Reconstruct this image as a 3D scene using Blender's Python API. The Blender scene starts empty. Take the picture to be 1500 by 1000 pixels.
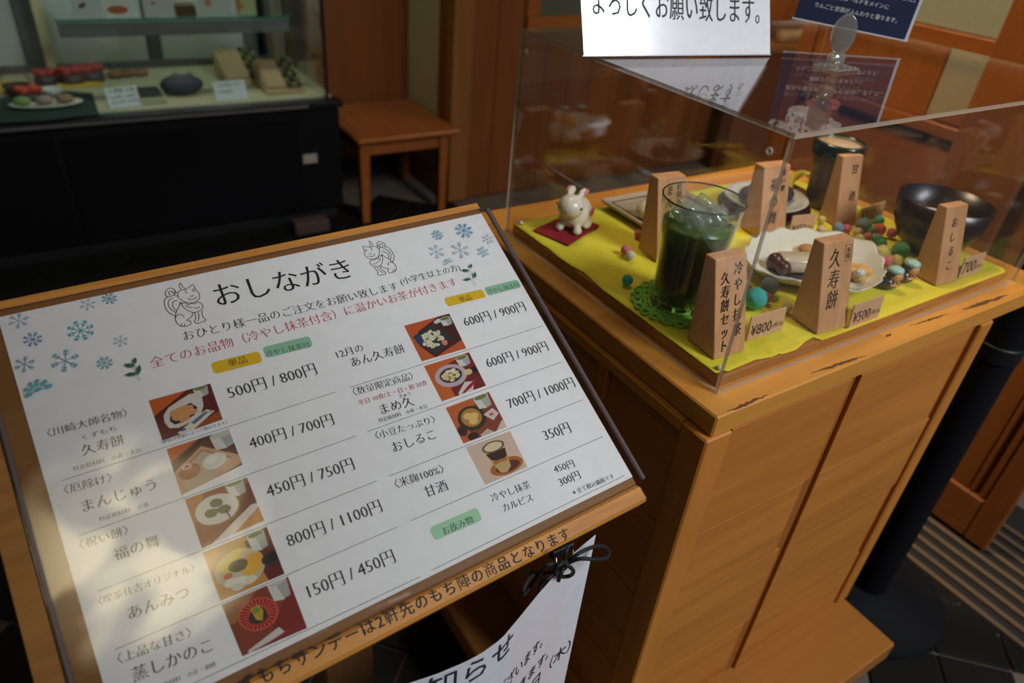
import bpy, bmesh, math, random
from mathutils import Vector as V, Matrix
PI = math.pi
R = random.Random(7)
sc = bpy.context.scene
COL = sc.collection

# ---------------------------------------------------------------- camera, light, exposure
FPX = 1049.55
CAM = V((-0.4874, -0.3421, 1.1915))
RC = [V((0.8453, -0.5279, 0.0822)), V((-0.2346, -0.5049, -0.8307)), V((0.4800, 0.6829, -0.5507))]  # right, down, forward
cd = bpy.data.cameras.new('camera'); cam = bpy.data.objects.new('camera', cd); COL.objects.link(cam)
cd.sensor_width = 36; cd.lens = FPX / 1500 * 36; cd.clip_start = 0.02; cd.clip_end = 50
mw = Matrix.Identity(4)
for i in range(3):
    mw[i][0] = RC[0][i]; mw[i][1] = -RC[1][i]; mw[i][2] = -RC[2][i]; mw[i][3] = CAM[i]
cam.matrix_world = mw
cd.dof.use_dof = True; cd.dof.focus_distance = 0.64; cd.dof.aperture_fstop = 5.0
sc.camera = cam
sc.cycles.transparent_max_bounces = 64
vs = sc.view_settings
vs.view_transform = 'Standard'; vs.look = 'None'; vs.gamma = 1.0; vs.use_curve_mapping = False; vs.exposure = 0.0
w = bpy.data.worlds.new('world'); sc.world = w; w.use_nodes = True
w.node_tree.nodes['Background'].inputs[0].default_value = (0.68, 0.76, 0.88, 1)
w.node_tree.nodes['Background'].inputs[1].default_value = 0.06

def area_light(name, loc, target, sx, sy, power, color):
    l = bpy.data.lights.new(name, 'AREA'); l.shape = 'RECTANGLE'; l.size = sx; l.size_y = sy
    l.energy = power; l.color = color
    o = bpy.data.objects.new(name, l); COL.objects.link(o); o.location = loc
    o.rotation_euler = (V(target) - V(loc)).to_track_quat('-Z', 'Y').to_euler(); return o
area_light('street_daylight', (0.95, -2.1, 3.0), (0.0, 0.1, 0.78), 0.85, 1.2, 93, (0.90, 0.95, 1.0))
area_light('interior_lamp_light', (1.9, 1.2, 2.38), (1.5, 1.4, 0), 0.5, 0.5, 7, (1.0, 0.78, 0.5))
area_light('door_fill_light', (0.30, 0.75, 2.30), (1.10, 0.30, 0.40), 0.3, 0.3, 5.4, (1.0, 0.74, 0.44)).data.spread = math.radians(75)  # added warm fill to brighten the sliding door, not a lamp of the shop
area_light('showcase_lamp_light', (-0.1, 2.36, 1.22), (-0.1, 2.5, 0.4), 0.9, 0.12, 2.5, (0.97, 1.0, 0.92))

# ---------------------------------------------------------------- helpers
def ray(u, v):
    return RC[0] * ((u - 750) / FPX) + RC[1] * ((v - 500) / FPX) + RC[2]
def at(u, v, z):
    d = ray(u, v); return CAM + d * ((z - CAM.z) / d.z)
def aty(u, v, y):
    d = ray(u, v); return CAM + d * ((y - CAM.y) / d.y)
BX = V((0.9990, 0.0396, 0.0197)); BY = V((-0.0442, 0.8750, 0.4821)); BZ = V((0.0019, -0.4825, 0.8759))
BO = V((-0.5366, -0.0405, 0.7411))
def bd(u, v, z=0.0):            # point of the menu board, in mm on its own plane
    d = ray(u, v); c = CAM - BO
    t = (z / 1000 - c.dot(BZ)) / d.dot(BZ); p = c + d * t
    return (p.dot(BX) * 1000, p.dot(BY) * 1000)
BM = Matrix.Identity(4)
for i in range(3):
    BM[i][0] = BX[i]; BM[i][1] = BY[i]; BM[i][2] = BZ[i]; BM[i][3] = BO[i]

W = {}
def thing(name, label, cat, M=(0, 0, 0), group=None):
    if not isinstance(M, Matrix): M = Matrix.Translation(V(M))
    o = bpy.data.objects.new(name, None); COL.objects.link(o); o.matrix_world = M; o.empty_display_size = .02
    W[o] = M.copy(); o['label'] = label; o['category'] = cat
    if group: o['group'] = group
    return o
def tag(o, label, cat, group=None):
    o['label'] = label; o['category'] = cat
    if group: o['group'] = group
    return o
def obj(name, g, mats, parent=None, smooth=False, local=False, M=None):
    """link a bmesh / mesh as ONE object; geometry in world coordinates unless local"""
    if isinstance(g, bmesh.types.BMesh):
        me = bpy.data.meshes.new(name); bmesh.ops.recalc_face_normals(g, faces=g.faces)
        g.to_mesh(me); g.free()
    else: me = g
    me.name = name
    if not isinstance(mats, (list, tuple)): mats = [mats]
    for m in mats: me.materials.append(m)
    if smooth:
        for p in me.polygons: p.use_smooth = True
        if smooth is not True: me.set_sharp_from_angle(angle=smooth)
    o = bpy.data.objects.new(name, me); COL.objects.link(o)
    if parent is not None:
        P = W[parent]; o.parent = parent; W[o] = P
        if not local: me.transform(P.inverted())
    else:
        if M is not None:
            o.matrix_world = M; W[o] = M
            if not local: me.transform(M.inverted())
        else: W[o] = Matrix.Identity(4)
    return o
class BM_(object): pass
def B(): return bmesh.new()
def obj2(name, bm, mats, parent=None, smooth=False, local=False, M=None, recalc=True):
    if recalc: bmesh.ops.recalc_face_normals(bm, faces=bm.faces)
    me = bpy.data.meshes.new(name); bm.to_mesh(me); bm.free()
    return obj(name, me, mats, parent, smooth, local, M)
def struct(name, bm, mats, smooth=False):
    o = obj2(name, bm, mats, None, smooth); o['kind'] = 'structure'; return o
def bx(bm, lo, hi, bev=0.0, M=None, mi=0):
    lo = V(lo); hi = V(hi)
    r = bmesh.ops.create_cube(bm, size=1.0)
    vs_ = r['verts']
    for v_ in vs_:
        v_.co = V((lo[i] + (v_.co[i] + .5) * (hi[i] - lo[i]) for i in range(3)))
    fs = set(f for v_ in vs_ for f in v_.link_faces)
    if bev > 0:
        es = list(set(e for v_ in vs_ for e in v_.link_edges))
        rr = bmesh.ops.bevel(bm, geom=es, offset=bev, segments=1, affect='EDGES', profile=.5)
        fs = set(rr['faces']) | set(f for f in fs if f.is_valid)
        vs_ = list(set(v_ for f in fs for v_ in f.verts))
    for f in fs: f.material_index = mi
    if M is not None: bmesh.ops.transform(bm, matrix=M, verts=vs_)
    return vs_
def box(lo, hi, bev=0.0, M=None):
    b = B(); bx(b, lo, hi, bev, M); return b
def prism(bm, pts, axis, a, b_):
    """extrude polygon pts (2D) along axis from a to b_"""
    def P(p, t):
        if axis == 'z': return (p[0], p[1], t)
        if axis == 'y': return (p[0], t, p[1])
        return (t, p[0], p[1])
    A = [bm.verts.new(P(p, a)) for p in pts]; C = [bm.verts.new(P(p, b_)) for p in pts]
    bm.faces.new(A); bm.faces.new(C[::-1])
    n = len(pts)
    for i in range(n): bm.faces.new((A[i], C[i], C[(i + 1) % n], A[(i + 1) % n]))
    return A + C
def lathe(bm, prof, c=(0, 0, 0), seg=32, sx=1, sy=1, M=None):
    rings = []
    for r, z in prof:
        if r < 1e-6: rings.append([bm.verts.new((c[0], c[1], c[2] + z))])
        else: rings.append([bm.verts.new((c[0] + r * sx * math.cos(2 * PI * k / seg), c[1] + r * sy * math.sin(2 * PI * k / seg), c[2] + z)) for k in range(seg)])
    for a, b_ in zip(rings, rings[1:]):
        for k in range(seg):
            k2 = (k + 1) % seg
            if len(a) == 1 and len(b_) == 1: continue
            if len(a) == 1: bm.faces.new((a[0], b_[k], b_[k2]))
            elif len(b_) == 1: bm.faces.new((a[k], b_[0], a[k2]))
            else: bm.faces.new((a[k], b_[k], b_[k2], a[k2]))
    vs_ = [v_ for r_ in rings for v_ in r_]
    if M is not None: bmesh.ops.transform(bm, matrix=M, verts=vs_)
    return vs_
def tube(bm, pts, r, seg=8, close=False):
    pts = [V(p) for p in pts]; n = len(pts); rings = []
    up = V((0, 0, 1))
    for i, p in enumerate(pts):
        a = pts[i - 1] if (i > 0 or close) else p
        b_ = pts[(i + 1) % n] if (i < n - 1 or close) else p
        t = (b_ - a).normalized(); s = t.cross(up)
        if s.length < .05: s = t.cross(V((1, 0, 0)))
        s.normalize(); q = s.cross(t)
        rr = r(i / max(1, n - 1)) if callable(r) else r
        rings.append([bm.verts.new(p + s * rr * math.cos(2 * PI * k / seg) + q * rr * math.sin(2 * PI * k / seg)) for k in range(seg)])
    for i in range(n if close else n - 1):
        a = rings[i]; b_ = rings[(i + 1) % n]
        for k in range(seg): bm.faces.new((a[k], a[(k + 1) % seg], b_[(k + 1) % seg], b_[k]))
    if not close:
        bm.faces.new(rings[0][::-1]); bm.faces.new(rings[-1])
def spline(P, n=6, close=False):
    P = [V(p) for p in P]; out = []; m = len(P)
    rng = range(m if close else m - 1)
    for i in rng:
        p0 = P[i - 1] if (i > 0 or close) else P[i]; p1 = P[i]; p2 = P[(i + 1) % m]
        p3 = P[(i + 2) % m] if (i + 2 < m or close) else p2
        for k in range(n):
            t = k / n
            out.append(0.5 * ((2 * p1) + (p2 - p0) * t + (2 * p0 - 5 * p1 + 4 * p2 - p3) * t * t + (3 * p1 - p0 - 3 * p2 + p3) * t ** 3))
    if not close: out.append(P[-1])
    return out
def ell(bm, c, r, rot=None, seg=16):
    M = Matrix.Translation(V(c)) @ (rot.to_matrix().to_4x4() if rot is not None else Matrix.Identity(4)) @ Matrix.Diagonal((r[0], r[1], r[2], 1))
    return bmesh.ops.create_uvsphere(bm, u_segments=seg, v_segments=max(8, seg // 2 + 2), radius=1, matrix=M)['verts']
def blob(ells, voxel, smooth_it=4):
    """one continuous surface grown over overlapping ellipsoids"""
    b = B()
    for e in ells: ell(b, e[0], e[1], e[2] if len(e) > 2 else None)
    me = bpy.data.meshes.new('tmp'); b.to_mesh(me); b.free()
    o = bpy.data.objects.new('tmp', me); COL.objects.link(o)
    m = o.modifiers.new('r', 'REMESH'); m.mode = 'VOXEL'; m.voxel_size = voxel
    s = o.modifiers.new('s', 'SMOOTH'); s.factor = .6; s.iterations = smooth_it
    out = bpy.data.meshes.new_from_object(o.evaluated_get(bpy.context.evaluated_depsgraph_get()))
    bpy.data.objects.remove(o); bpy.data.meshes.remove(me); return out
def pom_mesh(r, seed, amp=.1, sub=3):
    b = B(); rr = random.Random(seed)
    bmesh.ops.create_icosphere(b, subdivisions=sub, radius=r)
    for v_ in b.verts: v_.co *= 1 + rr.uniform(-amp, amp)
    return b

# ---------------------------------------------------------------- materials
MATS = {}
def mat(name, col=(.8, .8, .8), rough=.5, metal=0, spec=.5, emit=None, estr=0, bump=0, bscale=80, coat=0):
    if name in MATS: return MATS[name]
    m = bpy.data.materials.new(name); m.use_nodes = True; nt = m.node_tree; p = nt.nodes['Principled BSDF']
    p.inputs['Base Color'].default_value = (*col, 1); p.inputs['Roughness'].default_value = rough
    p.inputs['Metallic'].default_value = metal; p.inputs['Specular IOR Level'].default_value = spec
    p.inputs['Coat Weight'].default_value = coat
    if emit: p.inputs['Emission Color'].default_value = (*emit, 1); p.inputs['Emission Strength'].default_value = estr
    tc = nt.nodes.new('ShaderNodeTexCoord'); nz = nt.nodes.new('ShaderNodeTexNoise'); nz.inputs['Scale'].default_value = bscale
    nt.links.new(tc.outputs['Object'], nz.inputs['Vector'])
    # slight natural mottling of the colour
    mx = nt.nodes.new('ShaderNodeMix'); mx.data_type = 'RGBA'; mx.inputs[6].default_value = (*[c * .93 for c in col], 1); mx.inputs[7].default_value = (*[min(1, c * 1.05) for c in col], 1)
    nt.links.new(nz.outputs['Fac'], mx.inputs[0]); nt.links.new(mx.outputs[2], p.inputs['Base Color'])
    if bump:
        bp = nt.nodes.new('ShaderNodeBump'); bp.inputs['Strength'].default_value = bump; bp.inputs['Distance'].default_value = .001
        nt.links.new(nz.outputs['Fac'], bp.inputs['Height']); nt.links.new(bp.outputs[0], p.inputs['Normal'])
    MATS[name] = m; return m
def wood(name, light, dark, axis='x', scale=1.0, rough=.45, contrast=.6, coat=0.0):
    if name in MATS: return MATS[name]
    m = bpy.data.materials.new(name); m.use_nodes = True; nt = m.node_tree; L = nt.links; N = nt.nodes
    p = N['Principled BSDF']; p.inputs['Specular IOR Level'].default_value = .3; p.inputs['Roughness'].default_value = rough; p.inputs['Coat Weight'].default_value = coat
    tc = N.new('ShaderNodeTexCoord'); mp = N.new('ShaderNodeMapping')
    s = {'x': (1.2, 16, 16), 'y': (16, 1.2, 16), 'z': (16, 16, 1.2)}[axis]
    mp.inputs['Scale'].default_value = [k * scale for k in s]
    L.new(tc.outputs['Object'], mp.inputs['Vector'])
    n1 = N.new('ShaderNodeTexNoise'); n1.inputs['Scale'].default_value = 1.3; n1.inputs['Detail'].default_value = 4; n1.inputs['Distortion'].default_value = .6
    L.new(mp.outputs[0], n1.inputs['Vector'])
    ma = N.new('ShaderNodeMath'); ma.operation = 'MULTIPLY'; ma.inputs[1].default_value = 7
    L.new(n1.outputs['Fac'], ma.inputs[0])
    fr = N.new('ShaderNodeMath'); fr.operation = 'PINGPONG'; fr.inputs[1].default_value = 1
    L.new(ma.outputs[0], fr.inputs[0])
    n2 = N.new('ShaderNodeTexNoise'); n2.inputs['Scale'].default_value = 9; n2.inputs['Detail'].default_value = 6
    L.new(mp.outputs[0], n2.inputs['Vector'])
    mx0 = N.new('ShaderNodeMath'); mx0.operation = 'MULTIPLY_ADD'; mx0.inputs[1].default_value = .55; 
    L.new(fr.outputs[0], mx0.inputs[0]); 
    m3 = N.new('ShaderNodeMath'); m3.operation = 'MULTIPLY'; m3.inputs[1].default_value = .45; L.new(n2.outputs['Fac'], m3.inputs[0]); L.new(m3.outputs[0], mx0.inputs[2])
    pw = N.new('ShaderNodeMath'); pw.operation = 'POWER'; pw.inputs[1].default_value = 1.5; L.new(mx0.outputs[0], pw.inputs[0])
    mc = N.new('ShaderNodeMath'); mc.operation = 'MULTIPLY'; mc.inputs[1].default_value = contrast; L.new(pw.outputs[0], mc.inputs[0])
    mx = N.new('ShaderNodeMix'); mx.data_type = 'RGBA'; mx.inputs[6].default_value = (*light, 1); mx.inputs[7].default_value = (*dark, 1)
    L.new(mc.outputs[0], mx.inputs[0]); L.new(mx.outputs[2], p.inputs['Base Color'])
    bp = N.new('ShaderNodeBump'); bp.inputs['Strength'].default_value = .12; bp.inputs['Distance'].default_value = .001
    L.new(n2.outputs['Fac'], bp.inputs['Height']); L.new(bp.outputs[0], p.inputs['Normal'])
    MATS[name] = m; return m
def clear(name, tint=(1, 1, 1), f0=.04, rough=0.0, gl=(1, 1, 1), haze=0.0):
    """clear plastic / glass sheet: see through, Schlick reflection on both sides"""
    if name in MATS: return MATS[name]
    m = bpy.data.materials.new(name); m.use_nodes = True; nt = m.node_tree; L = nt.links; N = nt.nodes
    for n in list(N): N.remove(n)
    out = N.new('ShaderNodeOutputMaterial'); g = N.new('ShaderNodeNewGeometry')
    dp = N.new('ShaderNodeVectorMath'); dp.operation = 'DOT_PRODUCT'; L.new(g.outputs['Incoming'], dp.inputs[0]); L.new(g.outputs['Normal'], dp.inputs[1])
    ab = N.new('ShaderNodeMath'); ab.operation = 'ABSOLUTE'; L.new(dp.outputs['Value'], ab.inputs[0])
    s1 = N.new('ShaderNodeMath'); s1.operation = 'SUBTRACT'; s1.inputs[0].default_value = 1; L.new(ab.outputs[0], s1.inputs[1]); s1.use_clamp = True
    pw = N.new('ShaderNodeMath'); pw.operation = 'POWER'; pw.inputs[1].default_value = 5; L.new(s1.outputs[0], pw.inputs[0])
    ma = N.new('ShaderNodeMath'); ma.operation = 'MULTIPLY_ADD'; ma.inputs[1].default_value = 1 - f0; ma.inputs[2].default_value = f0; L.new(pw.outputs[0], ma.inputs[0])
    t = N.new('ShaderNodeBsdfTransparent'); t.inputs[0].default_value = (*tint, 1)
    gg = N.new('ShaderNodeBsdfGlossy'); gg.inputs['Roughness'].default_value = rough; gg.inputs[0].default_value = (*gl, 1)
    src = t
    if haze:
        df = N.new('ShaderNodeBsdfDiffuse'); df.inputs[0].default_value = (.8, .8, .8, 1)
        hm = N.new('ShaderNodeMixShader'); hm.inputs[0].default_value = haze; L.new(t.outputs[0], hm.inputs[1]); L.new(df.outputs[0], hm.inputs[2]); src = hm
    ms = N.new('ShaderNodeMixShader'); L.new(ma.outputs[0], ms.inputs[0]); L.new(src.outputs[0], ms.inputs[1]); L.new(gg.outputs[0], ms.inputs[2])
    L.new(ms.outputs[0], out.inputs[0]); MATS[name] = m; return m
def print_mat(name='printed_ink', rough=.6, attr='Col'):
    if name in MATS: return MATS[name]
    m = bpy.data.materials.new(name); m.use_nodes = True; nt = m.node_tree; p = nt.nodes['Principled BSDF']
    a = nt.nodes.new('ShaderNodeAttribute'); a.attribute_name = attr; nt.links.new(a.outputs['Color'], p.inputs['Base Color'])
    p.inputs['Roughness'].default_value = rough; p.inputs['Specular IOR Level'].default_value = .3
    MATS[name] = m; return m
def lin(r, g, b): 
    f = lambda c: (c / 255 / 12.92) if c <= 10 else ((c / 255 + .055) / 1.055) ** 2.4
    return (f(r), f(g), f(b))

HON = wood('honey_wood_x', (.60, .26, .045), (.38, .135, .018), 'x', 1.0, .42)
HONY = wood('honey_wood_y', (.64, .28, .045), (.40, .145, .018), 'y', 1.0, .42)
HONZ = wood('honey_wood_z', (.54, .205, .034), (.34, .11, .016), 'z', 1.0, .42)
PANEL = wood('panel_wood', (.50, .188, .031), (.33, .105, .016), 'x', .7, .62, .8)
TAGW = wood('tag_wood', (.66, .35, .165), (.47, .215, .085), 'z', 2.2, .55, .85)
TAGX = wood('tag_wood_end', (.62, .36, .19), (.40, .2, .09), 'y', 3, .6, .7)
CARD = mat('price_card', (.66, .38, .21), .6)
DKW = wood('brown_wall_wood', (.23, .072, .018), (.11, .03, .008), 'z', .7, .4)
DKX = wood('brown_rail_wood', (.25, .08, .02), (.12, .033, .008), 'y', .7, .4)
PLY = wood('stool_wood', (.33, .095, .02), (.20, .05, .010), 'y', .7, .35)
BLK = mat('black_laminate', (.004, .004, .0045), .5, spec=.2)
BLK2 = mat('black_metal', (.006, .006, .008), .5, spec=.3)
STEEL = mat('brushed_steel', (.34, .34, .34), .35, .9)
GREYF = mat('grey_frame', (.10, .11, .115), .45, .2)
CREAM = mat('cream_plaster', (.46, .36, .16), .8, bump=.2, bscale=300)
CEILM = mat('ceiling_paint', (.25, .2, .14), .9)
TILE = mat('black_tile', (.0085, .008, .0075), .5, spec=.22, bump=.15, bscale=120)
GROUT = mat('tile_grout', (.12, .095, .07), .9)
RAILM = mat('track_metal', (.16, .105, .06), .45, .3)
TRACKD = mat('track_gap', (.008, .007, .006), .8)
PAPER = mat('white_paper', (.80, .80, .81), .55)
PRINT = print_mat()
ACR = clear('clear_acrylic', (.985, .985, .985), .045)
ACRS = clear('acrylic_sheet', (.97, .965, .96), .045)
GLASS = clear('showcase_glass', (.90, .95, .92), .045)

def edge_mat(name, col, k=.5):
    if name in MATS: return MATS[name]
    m = bpy.data.materials.new(name); m.use_nodes = True; nt = m.node_tree; p = nt.nodes['Principled BSDF']
    p.inputs['Base Color'].default_value = (*col, 1); p.inputs['Roughness'].default_value = .25; p.inputs['Alpha'].default_value = k
    MATS[name] = m; return m
EDGE = edge_mat('polished_acrylic_edge', (.52, .41, .30), .6)
EDGE2 = edge_mat('acrylic_sheet_edge', (.13, .095, .10), .8)

# ---------------------------------------------------------------- flat print (lettering, pictures)
_tc = {}
def _mesh(cu):
    o = bpy.data.objects.new('t', cu); COL.objects.link(o)
    me = bpy.data.meshes.new_from_object(o.evaluated_get(bpy.context.evaluated_depsgraph_get()))
    bpy.data.objects.remove(o); return me
def glyphs(body, a=-.004, b=.016, spc=1.0):
    """outline of the text in em units, strokes thinned by a (upright strokes) and b (level strokes)"""
    key = (body, a, b, spc)
    if key in _tc: return _tc[key]
    cu = bpy.data.curves.new('t', 'FONT'); cu.body = body; cu.size = 1; cu.resolution_u = 2; cu.fill_mode = 'NONE'; cu.space_character = spc
    me = _mesh(cu); adj = {}
    for e in me.edges:
        x, y = e.vertices; adj.setdefault(x, []).append(y); adj.setdefault(y, []).append(x)
    seen = set(); loops = []
    for s in range(len(me.vertices)):
        if s in seen or s not in adj: continue
        loop = [s]; seen.add(s); cur = s + 1 if s + 1 in adj[s] else adj[s][0]
        while cur not in seen:
            loop.append(cur); seen.add(cur)
            n = [k for k in adj[cur] if k not in seen]
            if not n: break
            cur = n[0]
        loops.append([me.vertices[i].co.xy.copy() for i in loop])
    bpy.data.meshes.remove(me); bpy.data.curves.remove(cu)
    LP = []
    for Lp in loops:
        P = [Lp[0]]
        for p in Lp[1:]:
            if (p - P[-1]).length > 1e-4: P.append(p)
        if len(P) > 2 and (P[0] - P[-1]).length < 1e-4: P.pop()
        if len(P) > 2: LP.append(P)
    # clusters = characters: loops whose x-ranges overlap
    rg = sorted([(min(p.x for p in P), max(p.x for p in P), i) for i, P in enumerate(LP)])
    cl = []
    for x0, x1, i in rg:
        if cl and x0 < cl[-1][1] - .002: cl[-1][1] = max(cl[-1][1], x1); cl[-1][2].append(i)
        else: cl.append([x0, x1, [i]])
    fac = [1.0] * len(cl)
    def moved(P, k):
        n = len(P); out = []
        off = lambda q: k * (a * q[0] ** 2 + b * q[1] ** 2)
        for i in range(n):
            d1 = (P[i] - P[i - 1]).normalized(); d2 = (P[(i + 1) % n] - P[i]).normalized()
            n1 = (-d1.y, d1.x); n2 = (-d2.y, d2.x)
            c1 = off(n1); c2 = off(n2); det = n1[0] * n2[1] - n1[1] * n2[0]
            if abs(det) < .35:
                mm = (n1[0] + n2[0], n1[1] + n2[1]); l = math.hypot(*mm) or 1; c = (c1 + c2) / 2
                q = (mm[0] / l * c, mm[1] / l * c)
            else: q = ((c1 * n2[1] - c2 * n1[1]) / det, (n1[0] * c2 - n2[0] * c1) / det)
            out.append((P[i].x + q[0], P[i].y + q[1]))
        return out
    area = lambda Q: sum(Q[i - 1][0] * Q[i][1] - Q[i][0] * Q[i - 1][1] for i in range(len(Q))) / 2
    for attempt in range(4):
        cv = bpy.data.curves.new('c', 'CURVE'); cv.dimensions = '2D'; cv.fill_mode = 'BOTH'; want = []
        for ci, (x0, x1, idx) in enumerate(cl):
            t_ = 0
            for i in idx:
                Q = moved(LP[i], fac[ci]); t_ += area(Q)
                sp = cv.splines.new('POLY'); sp.points.add(len(Q) - 1); sp.use_cyclic_u = True
                for j, q in enumerate(Q): sp.points[j].co = (q[0], q[1], 0, 1)
            want.append(abs(t_))
        me = _mesh(cv); bpy.data.curves.remove(cv)
        got = [0.0] * len(cl); cen = [(c_[0] + c_[1]) / 2 for c_ in cl]
        for p in me.polygons:
            x = p.center.x; ci = min(range(len(cl)), key=lambda k: max(cl[k][0] - x, x - cl[k][1], 0)); got[ci] += p.area
        vs_ = [(v_.co.x, v_.co.y) for v_ in me.vertices]; fs = [tuple(p.vertices) for p in me.polygons]
        bpy.data.meshes.remove(me)
        bad = [ci for ci in range(len(cl)) if abs(got[ci] - want[ci]) > .012 * want[ci] + 1e-5]
        if not bad: break
        for ci in bad: fac[ci] = (.5, .2, 0.0, 0.0)[attempt]
    _tc[key] = (vs_, fs); return _tc[key]
class Print:
    """flat ink shapes on one plane; P maps (x, y, layer) to a 3-D point"""
    def __init__(s, mapf): s.v = []; s.f = []; s.c = []; s.m = mapf; s.k = 0
    def poly(s, pts, col, up=True):
        if up: s.k += 1
        b = len(s.v)
        for p in pts: s.v.append(s.m(p[0], p[1], s.k))
        s.f.append(tuple(range(b, b + len(pts)))); s.c.append(col)
    def tris(s, vs_, fs, col):
        s.k += 1; b = len(s.v)
        for p in vs_: s.v.append(s.m(p[0], p[1], s.k))
        for f in fs: s.f.append(tuple(b + i for i in f)); s.c.append(col)
    def text(s, body, p0, p1, col=(.012, .012, .014), a=-.004, b=.015, hs=1.0, spc=1.0, shear=0):
        vs_, fs = glyphs(body, a, b, spc)
        if not vs_: return
        x0 = min(q[0] for q in vs_); x1 = max(q[0] for q in vs_)
        y0 = min(q[1] for q in vs_)
        dx = p1[0] - p0[0]; dy = p1[1] - p0[1]; L = math.hypot(dx, dy); k = L / (x1 - x0); ux, uy = dx / L, dy / L
        out = []
        for x, y in vs_:
            X = (x - x0) * k; Y = (y - max(y0, -.12)) * k * hs; X += shear * Y
            out.append((p0[0] + ux * X - uy * Y, p0[1] + uy * X + ux * Y))
        s.tris(out, fs, col)
    def column(s, body, x, ytop, em, col=(.015, .012, .01), a=-.006, b=-.006, step=1.02, hs=1.0, shear=0, squeeze=1.0):
        for i, ch in enumerate(body):
            vs_, fs = glyphs(ch, a, b)
            if not vs_: continue
            cx = (min(q[0] for q in vs_) + max(q[0] for q in vs_)) / 2
            out = []
            for px_, py_ in vs_:
                X = (px_ - cx) * em * squeeze; Y = (py_ - .38) * em * hs
                out.append((x + X + shear * Y, ytop - em * (.5 + i * step) + Y + .0 * X))
            s.tris(out, fs, col)
    def stroke(s, pts, wd, col):
        s.k += 1; n = len(pts); b = len(s.v); 
        for i in range(n):
            a_ = pts[max(0, i - 1)]; c_ = pts[min(n - 1, i + 1)]
            dx, dy = c_[0] - a_[0], c_[1] - a_[1]; l = math.hypot(dx, dy) or 1
            ww = wd(i / (n - 1)) if callable(wd) else wd
            ox, oy = -dy / l * ww / 2, dx / l * ww / 2
            s.v.append(s.m(pts[i][0] + ox, pts[i][1] + oy, s.k)); s.v.append(s.m(pts[i][0] - ox, pts[i][1] - oy, s.k))
        for i in range(n - 1):
            s.f.append((b + 2 * i, b + 2 * i + 1, b + 2 * i + 3, b + 2 * i + 2)); s.c.append(col)
    def ellipse(s, c, rx, ry, col, rot=0, n=20, jag=0):
        s.poly([(c[0] + math.cos(rot) * rx * (1 + R.uniform(-jag, jag)) * math.cos(t) - math.sin(rot) * ry * math.sin(t),
                 c[1] + math.sin(rot) * rx * math.cos(t) + math.cos(rot) * ry * (1 + R.uniform(-jag, jag)) * math.sin(t)) for t in [2 * PI * i / n for i in range(n)]], col)
    def build(s, name, parent, mat_=None):
        me = bpy.data.meshes.new(name); me.from_pydata([tuple(q) for q in s.v], [], s.f)
        at_ = me.color_attributes.new('Col', 'FLOAT_COLOR', 'CORNER')
        i = 0; buf = []
        for p, c in zip(s.f, s.c):
            for _ in p: buf.extend((*c, 1.0))
        at_.data.foreach_set('color', buf)
        return obj(name, me, mat_ or PRINT, parent)

# ================================================================ THE SETTING
FX0, FX1, FY0, FY1 = -2.0, 3.4, -1.4, 2.9
b = B(); bx(b, (FX0, FY0, -.06), (FX1, FY1, -.006)); floor = struct('floor', b, GROUT)
def proj(P):
    q = V(P) - CAM; z = q.dot(RC[2]); return (750 + FPX * q.dot(RC[0]) / z, 500 + FPX * q.dot(RC[1]) / z, z)
S = .139; TM = None; cnt = 0; h_ = (S - .005) / 2 * math.sqrt(2) * .5 * math.sqrt(2)
tiles = []
for i in range(-16, 22):
    for j in range(-24, 12):
        u_ = .4195 + (i + .5) * S; v_ = .6074 + (j + .5) * S
        x = (u_ + v_) / math.sqrt(2); y = (u_ - v_) / math.sqrt(2)
        if x > .98 or (y > 2.3 and not (.40 < x < .86 and y < 2.62)) or y < -.6: continue
        px_, py_, pz_ = proj((x, y, 0))
        if pz_ < .3 or not (-40 < px_ < 1560 and 290 < py_ < 1060): continue
        # not under the case table, the lectern or behind them
        if 60 < px_ < 900 and py_ < 860 and py_ > 480: continue
        if 900 < px_ < 1230 : continue
        tiles.append((x, y))
tb = B(); a_ = (S - .0055) / 2
M45 = Matrix.Rotation(PI / 4, 4, 'Z'); bx(tb, (-a_, -a_, -.006), (a_, a_, 0), .0008, M45)
tme = bpy.data.meshes.new('tile'); tb.to_mesh(tme); tb.free(); tme.materials.append(TILE)
tiles.sort(key=lambda t: (V((t[0], t[1], 0)) - CAM).length)
for k, (x, y) in enumerate(tiles[:298]):
    hd = a_ * math.sqrt(2)
    if x + hd > .884:
        if x - hd > .875: continue
        q_ = b_ = B(); bx(q_, (-a_, -a_, -.006), (a_, a_, 0), .0008, M45)
        bmesh.ops.bisect_plane(q_, geom=list(q_.verts) + list(q_.edges) + list(q_.faces), plane_co=(.884 - x, 0, 0), plane_no=(1, 0, 0), clear_outer=True)
        o = obj2('tile', q_, TILE, floor, local=True); o.location = (x, y, 0); continue
    o = bpy.data.objects.new('tile', tme); COL.objects.link(o); o.location = (x, y, -.0003 * R.random()); o.parent = floor
b = B(); bx(b, (.888, -.9, -.0058), (1.30, 1.6, -.001)); o = obj2('track_bed', b, TRACKD, floor)
for i in range(9):
    x = .897 + i * .037
    obj2('track_rail', box((x - .006, -.9, -.001), (x + .006, 1.6, .006), .001), RAILM, floor)

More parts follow.
